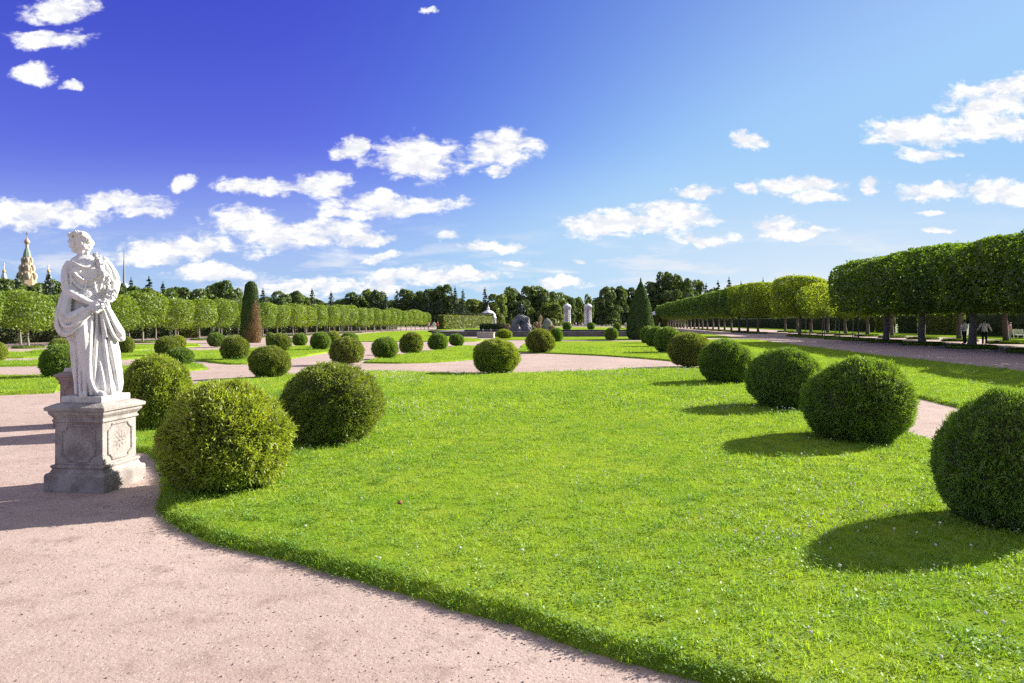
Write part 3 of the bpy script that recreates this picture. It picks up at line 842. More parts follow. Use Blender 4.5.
for i, s in enumerate(S1):
    br = s in (88.0, 109.0, 116)
    if s < 40: lab = "old clipped linden at the near end of the right alley, beyond the picture edge"
    elif s < 70: lab = f"tall dark clipped linden with thick grey trunk, {ordinal(i-2)} from the right picture edge"
    elif s == 88: lab = "bright yellow-green linden standing alone beyond the staked saplings of the right alley"
    elif s == 109: lab = "bright square clipped linden with sunlit edge, left of the lone bright linden"
    else: lab = f"clipped linden merged into the far right alley wall, {ordinal(i-8)} beyond the bright square one"
    g = None if s in (88, 109) else ("old lindens just outside the right edge" if s < 40 else "old lindens lining the right alley")
    sc = (1, 1, .90 if s < 53 else .93) if s < 70 else ((.75, .82, .98) if s in (88, 109) else (.78, .97, .99))
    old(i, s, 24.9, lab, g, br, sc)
S2 = list(np.arange(39, 130, 7.2))
for i, s in enumerate(S2):
    old(i+1, s, 33.2, "old linden of the rear right row, only its trunk showing under the front crowns", "old lindens of the right rear row", False, (.8, 1, .97))
# staked saplings in the gap
ST = with_mat(trunk_mesh("sapling_trunk", 2.3, .06, .045, 3, 1.2, 460), M_BARK)
SC = with_mat(crown_mesh("sapling_crown", (1.5, 1.5, 1.5), 3.9, 2600, .2, 461, 2.4, .15, .4, 1, .2), L_LINDEN_BRIGHT)
STK = MB(); STK.tube([(.55, -.1, -.05), (.5, -.1, 1.0), (.45, -.05, 2.0)], .04, 6); stk_me = with_mat(STK.mesh("stake"), M_WOOD)
for i, s in enumerate((68.5, 73.6, 78.9, 83.2)):
    p = ax(s, 24.7)
    t = tree_of("linden_sapling", ST, SC, (p[0], p[1], 0), rng.uniform(0, 6), (1, 1, rng.uniform(.9, 1.1)),
                f"thin staked linden sapling, {ordinal(i+1)} from near end of the right row's gap", "tree", "staked saplings in the right row")
    link("stake", stk_me, None, t)
# grass mounds round the trunks of the right rows
def mound_mesh(seed):
    r = np.random.default_rng(seed); mb = MB()
    mb.lathe([(1.35, -.03), (1.33, .10), (1.22, .17), (.8, .22), (.3, .24), (.02, .25)], 28, m=1)
    n = 2600; a = r.uniform(0, 6.28, n); q = 1.36*np.sqrt(r.uniform(0, 1, n))
    P = np.column_stack([q*np.cos(a), q*np.sin(a), np.where(q > 1.25, .12, .22)])
    return quads_mesh("grass_mound", leaf_quads(P, np.tile([0, 0, .4], (n, 1)), .14, .03, .9, r=r), extra=mb)
MM = [with_mat(mound_mesh(500+i), L_GRASS_M, M_LAWN) for i in range(2)]
for s, t in [(s, 24.9) for s in S1[:18]]+[(s, 24.7) for s in (68.5, 73.6, 78.9, 83.2)]+[(s, 33.2) for s in S2]:
    p = ax(s, t); o = link("grass_mound", MM[random.randrange(2)]); o.location = (p[0], p[1], 0); o.scale = (1.05, 1.1, 1); o.rotation_euler[2] = random.uniform(0, 6)
    tag(o, kind="structure")
for s in np.arange(34.6, 110, 4.15):
    p = ax(s, -37.5); o = link("grass_mound", MM[random.randrange(2)]); o.location = (p[0], p[1], 0); o.scale = (.7, .7, .6)
    tag(o, kind="structure")

# clipped cones
def cone_mesh(name, prof, n, ls, seed, dead=False):
    """prof: (z, r) list; material 1 marks the dead strip facing +X/-Y"""
    r = np.random.default_rng(seed); z = np.array([p[0] for p in prof]); rr = np.array([p[1] for p in prof])
    zz = r.uniform(z[0], z[-1], n*3); R_ = np.interp(zz, z, rr); k = r.uniform(0, rr.max(), n*3) < R_+.08
    zz, R_ = zz[k][:n], R_[k][:n]; a = r.uniform(0, 6.283, len(zz))
    L = Lump(2.2, 8, r); L2 = Lump(7, 8, r)
    d = np.column_stack([np.cos(a), np.sin(a), np.full(len(a), .15)])
    P = np.column_stack([R_*np.cos(a), R_*np.sin(a), zz])
    P[:, :2] *= (1+.05*L(P)+.05*L2(P))[:, None]
    Q = leaf_quads(P, unit(d), ls, ls*.55, .7, r=r)
    mi = np.zeros(len(Q), np.int32)
    if dead:
        da = np.angle(np.exp(1j*(a-R(-38)))); lim = np.interp(zz/z[-1], [0, .18, .3, .62, .7], [R(66), R(54), R(42), R(20), 0])*(1+.25*L2(P*1.5))
        mi[np.abs(da+.12*L(P)) < lim*(1+.35*r.normal(size=len(a)))] = 1
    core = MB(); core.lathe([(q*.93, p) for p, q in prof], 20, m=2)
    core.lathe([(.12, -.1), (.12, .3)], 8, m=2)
    return quads_mesh(name, Q, mi, core)
p = gt(247.5, 343, 0)
o = link("clipped_cone", cone_mesh("cone_blunt", [(0.02,.70),(.5,.82),(1.5,.80),(3,.68),(4.2,.53),(4.75,.42),(4.98,.22),(5.05,.03)], 26000, .11, 600, True), [L_CONE, L_CONE_DEAD, M_BUSH_CORE])
o.location = (p[0], p[1]+.8, 0); o.scale = (1.04, 1.04, 1.03)
tag(o, "tall blunt green clipped cone with a dead brown strip down its right side", "topiary")
p = gt(643, 340, 0)
o = link("clipped_cone", cone_mesh("cone_pointed", [(0.02,1.15),(.5,1.38),(1.3,1.36),(2.6,1.12),(3.8,.80),(4.8,.48),(5.35,.25),(5.75,.05),(6.1,.01)], 26000, .13, 601), [L_CONE, L_CONE_DEAD, M_BUSH_CORE])
o.location = (p[0], p[1]+1.2, 0); o.scale = (1, 1, 1.0)
tag(o, "large pointed dark green clipped cone at the far end of the right bush row", "topiary")
p = gt(511, 329, 0)
o = link("clipped_cone", cone_mesh("cone_small", [(0.02,.7),(.6,.75),(2,.45),(3.2,.2),(3.9,.02)], 5000, .2, 602), [L_HEDGE_LIGHT, L_CONE_DEAD, M_BUSH_CORE])
o.location = (p[0], p[1], 0); o.scale = (.9, .9, 1.0)
tag(o, "small slender bright green cone left of the fountain rock", "topiary")

# hedges
def hedge(p0, p1, w, h, n, ls, mat, label, group=None, z=0):
    p0 = np.asarray(p0, float); p1 = np.asarray(p1, float); d = p1-p0; L = np.linalg.norm(d); d /= L; nrm = np.array([-d[1], d[0]])
    ar = np.array([L*h, L*h, L*w, w*h, w*h]); pick = rng.choice(5, n, p=ar/ar.sum())
    u = rng.uniform(0, L, n); v = rng.uniform(-w/2, w/2, n); zz = rng.uniform(.02, h, n)
    N = np.zeros((n, 3))
    for i, (sx, sv) in enumerate(((0, -1), (0, 1))):
        m = pick == i; v[m] = sv*w/2; N[m, :2] = nrm*sv
    m = pick == 2; zz[m] = h; N[m, 2] = 1
    m = pick == 3; u[m] = 0; N[m, :2] = -d
    m = pick == 4; u[m] = L; N[m, :2] = d
    P = np.column_stack([np.outer(u, d)+np.outer(v, nrm), zz]); 
    lf = Lump(1.6, 8)(P)*.08+rng.normal(size=n)*.04
    P += N*lf[:, None]
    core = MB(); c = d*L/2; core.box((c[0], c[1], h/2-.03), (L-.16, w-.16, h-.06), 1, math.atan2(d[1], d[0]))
    me = quads_mesh("hedge", leaf_quads(P, N+np.array([0, 0, .2]), ls, ls*.7, .8), extra=core)
    o = link("hedge", me, [mat, M_BUSH_CORE]); o.location = (p0[0], p0[1], z)
    return tag(o, label, "hedge", group)
hedge(ax(20,-47.5), ax(58,-47.5), 1.2, 1.15, 9000, .16, L_HEDGE_DARK, "dark clipped hedge behind the left lindens, at the left picture edge")
hedge(ax(62,-47.5), ax(98,-47.5), 1.2, 1.6, 9000, .2, L_HEDGE_DARK, "dark clipped hedge behind the left lindens, between statue and brown-sided cone")
hedge(ax(100,-47.5), ax(165,-47.5), 1.2, 2.0, 11000, .24, L_HEDGE_DARK, "long dark clipped hedge behind the far left lindens")
for (a, b, q) in ((113, 133, "beside the statue's skirt"), (182, 196, "left of the brown-sided cone")):
    p0, p1 = gt(a, 337.8), gt(b, 337.6)
    hedge(p0, p1, 1.4, .85, 2200, .14, L_HEDGE_LIGHT, f"low yellow-green hedge block under the lindens {q}", "low yellow-green hedge blocks")
hedge((-16.3,160), (-6.0,200), 1.6, 3.3, 9000, .35, L_HEDGE_LIGHT, "long sunlit light green hedge wall left of the white dome")
hedge((-20,215), (-6,222), 1.6, 4.4, 5000, .4, L_HEDGE_DARK, "tall dark hedge behind the sunlit hedge wall")
hedge((-6.8,150), (-1,150), 1.2, 1.3, 2200, .25, L_HEDGE_DARK, "small dark hedge block in front of the white dome")
hedge(ax(20,47.5), ax(93,47.5), 1.4, 2.7, 17000, .22, L_HEDGE_DARK, "dark clipped hedge behind the right rows of trees, near stretch")
hedge(ax(95,46.5), ax(105,46.5), 1.4, 3.0, 4000, .22, L_HEDGE_LIGHT, "sunlit light green hedge stretch behind the right rows, between the near trunks")
hedge(ax(107,47.5), ax(114,47.5), 1.4, 2.7, 3000, .24, L_HEDGE_DARK, "short dark hedge piece between two sunlit stretches behind the right rows")
hedge(ax(115.5,46.5), ax(120,46.5), 1.4, 3.0, 2200, .24, L_HEDGE_LIGHT, "narrow sunlit light green hedge stretch seen behind the right saplings")
hedge(ax(122,47.5), ax(240,47.5), 1.4, 2.7, 16000, .28, L_HEDGE_DARK, "long dark clipped hedge behind the right rows, far stretch")
hedge((43,232), (58,236), 1.6, 3.9, 4500, .4, L_HEDGE_LIGHT, "pale green hedge below the right white dome")
hedge((60,240), (110,244), 2, 4.6, 6000, .5, L_HEDGE_DARK, "tall dark hedge closing the far end of the right alley")

# far wood: broadleaf trees and spruces, each one a tree
def broad_mesh(name, seed, n=5200, ls=.095):
    """unit tree, height 1"""
    r = np.random.default_rng(seed); Ps = []; Ns = []
    nb = 24
    for i in range(nb):
        zc = r.uniform(.10, .82); rr = .33*math.sqrt(max(.05, 1-((zc-.45)/.52)**2)); a = r.uniform(0, 6.28)
        q = rr*math.sqrt(r.uniform(0, 1)); c = np.array([q*math.cos(a), q*math.sin(a), zc]); br = r.uniform(.13, .20)
        d = sph(n//nb, r); d[:, 2] = np.where(d[:, 2] < -.5, -d[:, 2], d[:, 2])
        L = Lump(6, 6, r)
        Ps.append(c+d*br*(1+.2*L(d)[:, None])*np.array([1, 1, .85])*np.where(r.uniform(size=(len(d), 1)) < .2, .7, 1)); Ns.append(d)
    P = np.concatenate(Ps); N = np.concatenate(Ns); P[:, 2] *= 1.0/P[:, 2].max()
    return quads_mesh(name, leaf_quads(P, N+np.array([0, 0, .2]), ls*.75, ls*.55, .8, r=r))
def spruce_mesh(name, seed, n=3000):
    r = np.random.default_rng(seed); Q = []
    tiers = 17
    for i in range(tiers):
        z = .1+.88*(i/tiers)**.95; rad = .30*(1-(z-.08)/.95)**.8+.008
        k = int(16*(1-z))+6
        for j in range(k):
            a = r.uniform(0, 6.28); l = rad*r.uniform(.65, 1.2); m = 9
            t = r.uniform(.15, 1, m)
            P = np.column_stack([np.cos(a)*l*t, np.sin(a)*l*t, z-.28*l*t+.08*l*t*t])+r.normal(size=(m, 3))*.008
            Q.append(leaf_quads(P, np.tile([math.cos(a)*.4, math.sin(a)*.4, .8], (m, 1)), .05, .026, .5, .5, r))
    Q = np.concatenate(Q)
    top = leaf_quads(np.column_stack([r.normal(size=(30, 2))*.006, r.uniform(.93, 1.0, 30)]), np.tile([0, 0, 1.], (30, 1)), .04, .012, .6, 2.0, r)
    return quads_mesh(name, np.concatenate([Q, top]))
FT = with_mat(trunk_mesh("tree_trunk", .5, .022, .014, 5, .25, 700), M_BARK_DARK)
SPT = with_mat(trunk_mesh("spruce_trunk", .9, .02, .004, 0, 0, 701), M_BARK_DARK)
BMs = [broad_mesh("tree_crown", 710+i) for i in range(5)]
SPs = [with_mat(spruce_mesh("spruce_crown", 720+i), L_SPRUCE) for i in range(4)]
BD = [with_mat(m, L_FOREST) for m in BMs]
BL = []
for m in BMs:
    c = m.copy(); c.materials.clear(); c.materials.append(L_FOREST_L); BL.append(c)
NAMES = {"b": "broad dark leafy tree", "l": "lighter green leafy tree", "s": "pointed dark spruce"}
counts = {}
def forest(px, top, wpx, kind, Y, where):
    X = (px-CX)/F*Y; h = (EYE+(HY-top)/F*Y); w = wpx/F*Y*(1 if kind == 's' else 1.3)
    i = random.randrange(10)
    if kind == "s": cr, tr, base = SPs[i % 4], SPT, .36
    else: cr, tr, base = (BD if kind == "b" else BL)[i % 5], FT, .78
    key = (kind, where); counts[key] = counts.get(key, 0)+1
    k = w/(base*h)
    n = counts[key]
    lab = f"{NAMES[kind]} {where}, {ordinal(n)} such from left"
    return tree_of("spruce_tree" if kind == "s" else "leafy_tree", tr, cr, (X, Y, -.05), rng.uniform(0, 6.28), (h*k, h*k, h), lab, "tree", f"trees of the wood {where}")
WL = "behind the left lindens"
for d in [(-52,280,30,"b",150),(-34,283,30,"l",155),(-14,282,34,"b",150),(6,278,24,"b",160),(18,272,12,"s",150),(30,283,26,"b",170),(49,271,13,"s",150),(62,280,24,"b",165),(86,282,30,"b",160),
          (112,281,22,"b",165),(131,277,9,"s",165),(138,286,24,"b",160),(149,276,13,"s",170),(163,281,10,"s",165),(158,289,26,"l",160),(178,287,24,"b",190),(191,288,22,"b",180),
          (207,286,20,"l",190),(224,281,20,"b",170),(234,288,16,"b",185),(263,288,9,"s",180),(274,294,6,"s",210),(285,291,20,"b",190),(299,294,18,"l",195),
          (296,291,14,"b",210),(312,288,9,"s",185),(331,291,9,"s",185)]:
    forest(*d, WL)
WC = "between the far lindens and the white dome"
for d in [(353,292,18,"b",240),(366,289,16,"l",245),(378,290,14,"b",240),(386,293,9,"s",235),(397,289,10,"s",240),(406,289,16,"b",245),(420,291,16,"b",250),(415,296,10,"s",240),
          (430,289,16,"b",245),(444,285,18,"b",245),(455,286,8,"s",240),(463,289,8,"s",240),(472,299,18,"l",260),(485,287,9,"s",260),(497,294,18,"l",265),(440,297,9,"s",238),(428,297,9,"s",236),(374,298,10,"s",236)]:
    forest(*d, WC)
WG = "beside the far gate"
for d in [(512,287,22,"b",285),(529,286,18,"l",290),(544,286,18,"b",290),(556,292,16,"l",300),(566,295,14,"b",320),(577,297,14,"l",330),(589,294,7,"l",340),
          (606,287,15,"b",280),(617,286,16,"b",285),(628,288,16,"b",290),(638,290,14,"b",292),(578,303,18,"l",335),(520,300,18,"b",280),(550,302,18,"l",280),(612,304,16,"b",276)]:
    forest(*d, WG)
WR = "behind the right alley"
for d in [(655,281,18,"b",300),(664,272,14,"b",300),(676,275,16,"l",300),(688,279,14,"b",300),(697,280,10,"l",305),(706,283,9,"s",295),(718,280,9,"s",295),(729,277,9,"s",290),
          (741,281,8,"s",295),(752,281,6,"s",300),(763,277,5,"s",300),(775,277,5,"s",300),(788,280,8,"s",295),(712,288,18,"b",310),(735,288,18,"l",310),(757,284,16,"l",310),(780,284,18,"b",310),
          (672,290,18,"b",290),(690,292,16,"b",290),(804,280,20,"b",300),(822,282,20,"b",300)]:
    forest(*d, WR)
# dense mass of wood low behind everything: individual broad trees, hardly told apart
for i in range(76):
    px = -40+i*14.6+rng.uniform(-5, 5)
    if 560 < px < 592: continue
    Y = 330+rng.uniform(0, 40); top = rng.uniform(296, 305)
    X = (px-CX)/F*Y; h = EYE+(HY-top)/F*Y; w = 34/F*Y
    tree_of("leafy_tree", FT, (BL if i % 3 == 1 else BD)[i % 5], (X, Y, -.05), rng.uniform(0, 6), (w/.78, w/.78, h), "dark leafy tree low in the farthest wood, seen only between nearer trees", "tree", "trees of the farthest wood")

# ------------------------------------------------------------------ pedestals and statues
def pedestal_obj(loc, rz, label, mats):
    root = empty("pedestal", loc, rz)
    mb = MB(); mb.lathe([(.335,-.04),(.335,.0),(.338,.02),(.335,.17),(.325,.185),(.30,.195),(.288,.225),(.285,.235),(.295,.24),(.298,.262),(.286,.272)], sq=True); b = mb.obj("base", mats, root)
    mb = MB(); mb.lathe([(.268,.270),(.266,.72)], sq=True); sh = mb.obj("shaft", mats, root)
    mb = MB(); mb.lathe([(.27,.71),(.285,.716),(.287,.735),(.275,.745),(.28,.76),(.31,.80),(.312,.825),(.335,.835),(.338,.865),(.33,.872),(.26,.905),(.25,.907)], sq=True); cp = mb.obj("cornice", mats, root)
    for me in (b, cp):
        bv = me.modifiers.new("worn_edges", "BEVEL"); bv.width = .004; bv.segments = 2; bv.limit_method = "ANGLE"
    bv = sh.modifiers.new("worn_edges", "BEVEL"); bv.width = .006; bv.segments = 2
    # framed octagonal panel with a rosette on each side
    def panel():
        mb = MB(); w, h, c = .185, .185, .06
        pts = []
        for (sx, sz, order) in ((1,-1,0),(1,1,1),(-1,1,0),(-1,-1,1)):
            a = (sx*w, sz*(h-c)); m1 = (sx*(w-c*.35), sz*(h-c)); m2 = (sx*(w-c), sz*(h-c*.35)); b2 = (sx*(w-c), sz*h)
            seq = [a, m1, m2, b2]
            pts += seq if order == 1 else seq[::-1]
        P = [(x, 0, z) for x, z in pts]; P.append(P[0]); P.append(P[1])
        for i in range(len(P)-2):
            mb.tube([P[i], P[i+1]], .011, 6)
        return mb.mesh("panel_frame")
    def rosette():
        mb = MB(); mb.sphere((0, 0, 0), (.024, .012, .024), 10, 6)
        for i in range(8):
            a = 6.28*i/8; ca, sa = math.cos(a), math.sin(a)
            mb.sphere((ca*.065, 0, sa*.065), (.036, .010, .018), 8, 5, M=[[ca, 0, -sa], [0, 1, 0], [sa, 0, ca]])
            a += .39; ca, sa = math.cos(a), math.sin(a)
            mb.sphere((ca*.112, 0, sa*.112), (.026, .008, .014), 8, 5, M=[[ca, 0, -sa], [0, 1, 0], [sa, 0, ca]])
        return mb.mesh("rosette", True)
    pm, rm = panel(), rosette()
    for k in range(4):
        a = k*math.pi/2
        o = link("panel_frame", pm if k == 0 else pm, None, root)
        o.location = (math.sin(a)*.268, -math.cos(a)*.268, .495); o.rotation_euler = (0, 0, a)
        q = link("rosette", rm, None, o); q.location = (0, .004, 0); q.scale = (.9, .75, .9)
    if not pm.materials: pm.materials.append(mats)
    if not rm.materials: rm.materials.append(mats)
    return tag(root, label, "pedestal")
PX, PY = 95.0, 395.0
SX, SZ = 109.0, 93.7
def sp(px, py, d=0.0): return np.array([(px-PX)/SX, d, (PY-py)/SZ])
def build_statue():
    mb = MB()
    # body and skirt as one loft
    rings = [ # py, xl, xr, depth half, depth centre, fold amplitude
        (396.5,78,118,.165,.0,.10),(391,77,120,.175,.0,.105),(384,76.5,120.5,.18,.0,.105),(374,75.5,119.5,.178,.0,.10),(363,73.5,118.5,.175,-.005,.09),(352,70.5,117.5,.172,-.01,.075),
        (340,67,115,.17,-.01,.06),(328,65.5,112.5,.168,-.005,.05),(316,65,110.5,.165,0,.045),(307,66,109,.155,0,.04),(299,67.5,107,.14,0,.035),
        (291,68,106,.128,.0,.03),(284,67.5,105.5,.13,-.008,.03),(276,67,106,.14,-.015,.03),(269,66.5,106.5,.14,-.01,.025),(263,67,106,.125,0,.02),(258.5,70.5,103,.10,.01,.01),(255.5,75,96,.075,.01,0)]
    n = 96; V = []; Fs = []
    for i, (py, xl, xr, dh, dc, am) in enumerate(rings):
        cx = (xl+xr)/2; hw = (xr-xl)/2/SX; z = (PY-py)/SZ
        for j in range(n):
            th = 2*math.pi*j/n
            ph = .9*z+.5*math.sin(z*3.1)
            fo = abs(math.sin(th*4.5+ph*1.4))*.55+abs(math.sin(th*7.5-ph*2.0+1.1))*.35+.25*math.sin(th*3+z*4)-.45
            k = 1+am*1.7*fo
            e = 2.25
            c_, s_ = math.cos(th), math.sin(th)
            q = (abs(c_)**e+abs(s_)**e)**(-1/e)
            V.append(((cx-PX)/SX+hw*q*c_*k, dc+dh*q*s_*k, z))
    for i in range(len(rings)-1):
        for j in range(n):
            Fs.append((i*n+j, i*n+(j+1) % n, (i+1)*n+(j+1) % n, (i+1)*n+j))
    Fs.append(tuple(range(n-1, -1, -1))); Fs.append(tuple((len(rings)-1)*n+j for j in range(n)))
    mb.add(V, Fs)
    T = lambda pts, rad, k=10: mb.tube(smooth_path([sp(*p) for p in pts]), np.interp(np.linspace(0, 1, 3*(len(pts)-1)+1), np.linspace(0, 1, len(rad)), rad), k)
    # neck, jaw, head turned to the viewer's left
    T([(82.5,262,.0),(81,254,-.01),(79.5,248,-.01)], [.075,.053,.05])
    hc = sp(78.6,241.6,-.015)
    mb.sphere(hc+np.array([.008,0,.012]), (.094,.080,.098), 20, 14)
    mb.sphere(sp(74.5,245,-.018), (.062,.058,.068), 16, 10)               # face
    T([(70.6,250.0,-.022),(74.5,251,-.02),(79.5,249,-.015)], [.024,.032,.036])   # chin and jaw
    T([(69.9,238.6,-.028),(68.7,241.2,-.03),(67.2,243.9,-.03)], [.013,.014,.018])     # nose
    T([(68.9,246.6,-.028),(68.6,247.2,-.03)], [.017,.014]); T([(69.2,248.2,-.028),(69.0,248.6,-.03)], [.016,.013])   # lips
    T([(69.6,238.2,-.075),(69.0,237.7,-.05),(69.2,237.7,-.01),(70.2,238.2,.03)], [.012,.016,.016,.012])    # brow
    mb.sphere(sp(70.6,240.6,-.062), (.014,.016,.011), 8, 6); mb.sphere(sp(70.3,240.6,.012), (.014,.016,.011), 8, 6)
    mb.sphere(sp(71.5,244.5,-.058), (.024,.02,.026), 8, 6)
    mb.sphere(sp(80,243.8,-.092), (.014,.012,.024), 8, 6)                  # ear
    # hair: waved strands back to a knot, and curls on the neck
    for i in range(12):
        a = -1.1+i*.2
        pts = [(71+2*math.cos(a), 236.5-1.5*abs(math.cos(a)), -.085*math.sin(a)-.015), (77,232.8+3*abs(math.sin(a)),-.092*math.sin(a)-.01), (84,235+3.5*abs(math.sin(a)),-.095*math.sin(a)-.005), (88.5,241+2*abs(math.sin(a)),-.06*math.sin(a))]
        T(pts, [.016,.021,.022,.02])
    for q in ((88.5,243,.0,.04),(88,247,-.02,.032),(86.5,250,-.03,.028),(85.5,253.5,-.045,.022),(86,257,-.06,.018),(83,248,-.07,.024)):
        mb.sphere(sp(*q[:3]), q[3], 10, 7)
    # chest, belly, knee
    mb.sphere(sp(77.5,272,-.10), (.066,.062,.062), 14, 10); mb.sphere(sp(91,271,-.105), (.066,.062,.062), 14, 10)
    mb.sphere(sp(86,295,-.085), (.10,.075,.10), 14, 10)
    T([(82,312,-.13),(83,335,-.18),(84,352,-.165),(86,372,-.14),(90,390,-.14)], [.085,.082,.066,.052,.045])   # bent leg pressing through the cloth
    # collar and gown folds on the breast
    for pts, r_ in (([(71,262,-.09),(77,266,-.145),(84,268,-.155),(92,264,-.13),(97,258,-.07)], .012),
                    ([(69,266,-.10),(75,276,-.165),(85,281,-.155),(95,276,-.15),(101,266,-.11)], .012),
                    ([(68,272,-.09),(74,284,-.135),(84,290,-.14),(96,285,-.14)], .011),
                    ([(69,281,-.08),(76,292,-.13),(87,298,-.155)], .012),
                    ([(85,282,-.15),(83,292,-.15),(79,301,-.15)], .011),([(92,282,-.15),(95,292,-.14),(98,299,-.14)], .011),
                    ([(72,264,-.09),(70,276,-.115),(70,290,-.11)], .014),([(100,262,-.09),(101,276,-.125),(103,290,-.12)], .014)):
        T(pts, [r_*.6]+[r_*1.25]*(len(pts)-2)+[r_*.6], 8)
    # right arm (viewer's left): sleeve, bare forearm, hand
    T([(70,264,.0),(67,270,-.03),(65.4,280,-.05),(66.5,290,-.085)], [.056,.058,.054,.048])
    T([(65,288,-.09),(69.5,293,-.13),(79,298.5,-.19),(90,303.5,-.225)], [.050,.047,.041,.028])
    T([(89,303,-.225),(94,304.5,-.235),(98,305,-.235)], [.028,.034,.026])
    for i, (dx, dz) in enumerate(((4.5,-1.4),(5.6,.1),(5.4,1.7),(4.4,3.1))):
        T([(97,304.0+i*.9,-.24),(97+dx*.6,304+i*.9+dz*.4,-.262),(97+dx,304.4+i*.9+dz,-.25)], [.0115,.0105,.009], 7)
    T([(93,302.5,-.245),(96,300.6,-.262),(98.6,300.4,-.266)], [.013,.012,.010], 7)
    for pts in ([(61.5,272,-.05),(63.5,283,-.115),(67,291,-.135)], [(66,268,-.07),(65.5,280,-.12),(68,290,-.14)], [(60.8,284,-.05),(64,290,-.1)]):
        T(pts, [.010]+[.016]*(len(pts)-2)+[.010], 7)
    # left arm (viewer's right): draped to the elbow, hand back to the flowers
    T([(100,260,.0),(105.5,266,-.01),(111,273.5,-.02),(114.5,280,-.035)], [.060,.060,.055,.046])
    T([(114.5,281,-.04),(113,289,-.11),(110,297,-.17),(105,301,-.21)], [.046,.046,.042,.03])
    T([(105,301,-.215),(102,303.5,-.23)], [.03,.03])
    for i in range(4):
        T([(102.5,302+i*1.2,-.235),(100,303.5+i*1.3,-.265),(98.8,306+i*1.1,-.26)], [.011,.011,.009], 7)
    for pts in ([(102,256.5,-.04),(109,266,-.07),(116,280,-.07)], [(102,260,-.065),(107,270,-.085),(111,281,-.09)], [(104,258,.02),(111,267,.03),(116.5,279,.0)]):
        T(pts, [.011,.02,.012], 8)
    # cloth carried across the hips: a thick sagging sling on the left
    T([(67,290,-.07),(64,300,-.09),(61.5,314,-.09),(62.3,325,-.10),(67,329.5,-.13),(75,325,-.18),(85,314,-.215),(94,305.5,-.215)], [.045,.055,.063,.063,.056,.055,.048,.034])
    T([(68,296,-.13),(65,309,-.16),(65.5,319,-.17),(73,316,-.20),(84,308,-.22)], [.03,.052,.06,.052,.03])
    for pts, r_ in (([(61,299,-.14),(57,313,-.155),(57.5,325,-.165),(64,333.5,-.18),(75,329,-.225),(87,314,-.255)], .017),
                    ([(64,300,-.17),(60.5,313,-.19),(62.5,324,-.205),(70,326,-.23),(80,319,-.25),(90,309,-.25)], .017),
                    ([(67,301,-.19),(64.5,312,-.215),(68,318,-.235),(77,314,-.25),(89,306,-.245)], .014),
                    ([(56.5,318,-.10),(55.8,324,-.10),(60,333,-.11),(68,336,-.14)], .018)):
        T(pts, [r_*.6]+[r_*1.2]*(len(pts)-2)+[r_*.6], 8)
    # cloth falling from the hands to the right, with a turned-out end
    T([(102,305,-.20),(107,313,-.17),(113,324,-.13),(118.5,333,-.09),(121,339,-.07)], [.035,.045,.05,.052,.03])
    for pts in ([(104,306,-.23),(109,317,-.21),(115,328,-.18),(121,335.5,-.13)], [(102,309,-.23),(106,322,-.215),(111,334,-.19),(117,341,-.13)], [(101,311,-.22),(102,324,-.215),(105,337,-.2)]):
        T(pts, [.012,.02,.021,.012], 8)
    mb.sphere(sp(119.8,338.5,-.09), (.04,.05,.035), 10, 7)
    # long skirt folds
    for pts, r_ in (([(91,312,-.20),(89,330,-.225),(88,350,-.215),(88,372,-.195),(90,393,-.185)], .021),
                    ([(86,318,-.205),(82.5,335,-.205),(80,352,-.18),(79,374,-.15),(79.5,395,-.14)], .018),
                    ([(95,312,-.20),(95,335,-.195),(93.5,358,-.185),(93,378,-.18),(95,395,-.18)], .017),
                    ([(99,314,-.20),(102,335,-.185),(105,358,-.175),(108,380,-.165),(110,394,-.16)], .017),
                    ([(103,322,-.18),(109,345,-.155),(113.5,368,-.13),(117,390,-.10)], .018),
                    ([(77,330,-.17),(74,348,-.12),(74,368,-.10),(75,392,-.09)], .018),
                    ([(72,336,-.12),(70.5,350,-.07),(73,372,-.05),(76,394,-.03)], .016),
                    ([(84,362,-.185),(83,378,-.19),(84,395,-.195)], .019),([(88.5,376,-.21),(92,386,-.215),(98,394,-.225)], .016),
                    ([(112,350,-.10),(117,370,-.05),(120,390,-.02)], .016),([(98,360,-.185),(101,376,-.19),(103,390,-.195)], .012)):
        T(pts, [r_*.7]+[r_*1.15]*(len(pts)-2)+[r_], 8)
    # feet
    T([(97,391.5,-.19),(100.5,392.6,-.235),(103,393.6,-.265)], [.034,.034,.024]); T([(83,392.5,-.15),(81.5,393.5,-.215)], [.035,.028])
    # low support block behind the feet
    mb.box((.06,.06,.05), (.28,.2,.14))
    me0 = mb.mesh("figure_raw")
    o = bpy.data.objects.new("tmp", me0); col.objects.link(o)
    rm = o.modifiers.new("r", "REMESH"); rm.mode = "VOXEL"; rm.voxel_size = .0055; rm.use_smooth_shade = True
    sm = o.modifiers.new("s", "SMOOTH"); sm.factor = .5; sm.iterations = 1
    dg = bpy.context.evaluated_depsgraph_get()
    me = bpy.data.meshes.new_from_object(o.evaluated_get(dg))
    bpy.data.objects.remove(o)
    me.name = "figure"; me.polygons.foreach_set("use_smooth", [True]*len(me.polygons))
    me.materials.clear(); me.materials.append(M_MARBLE)
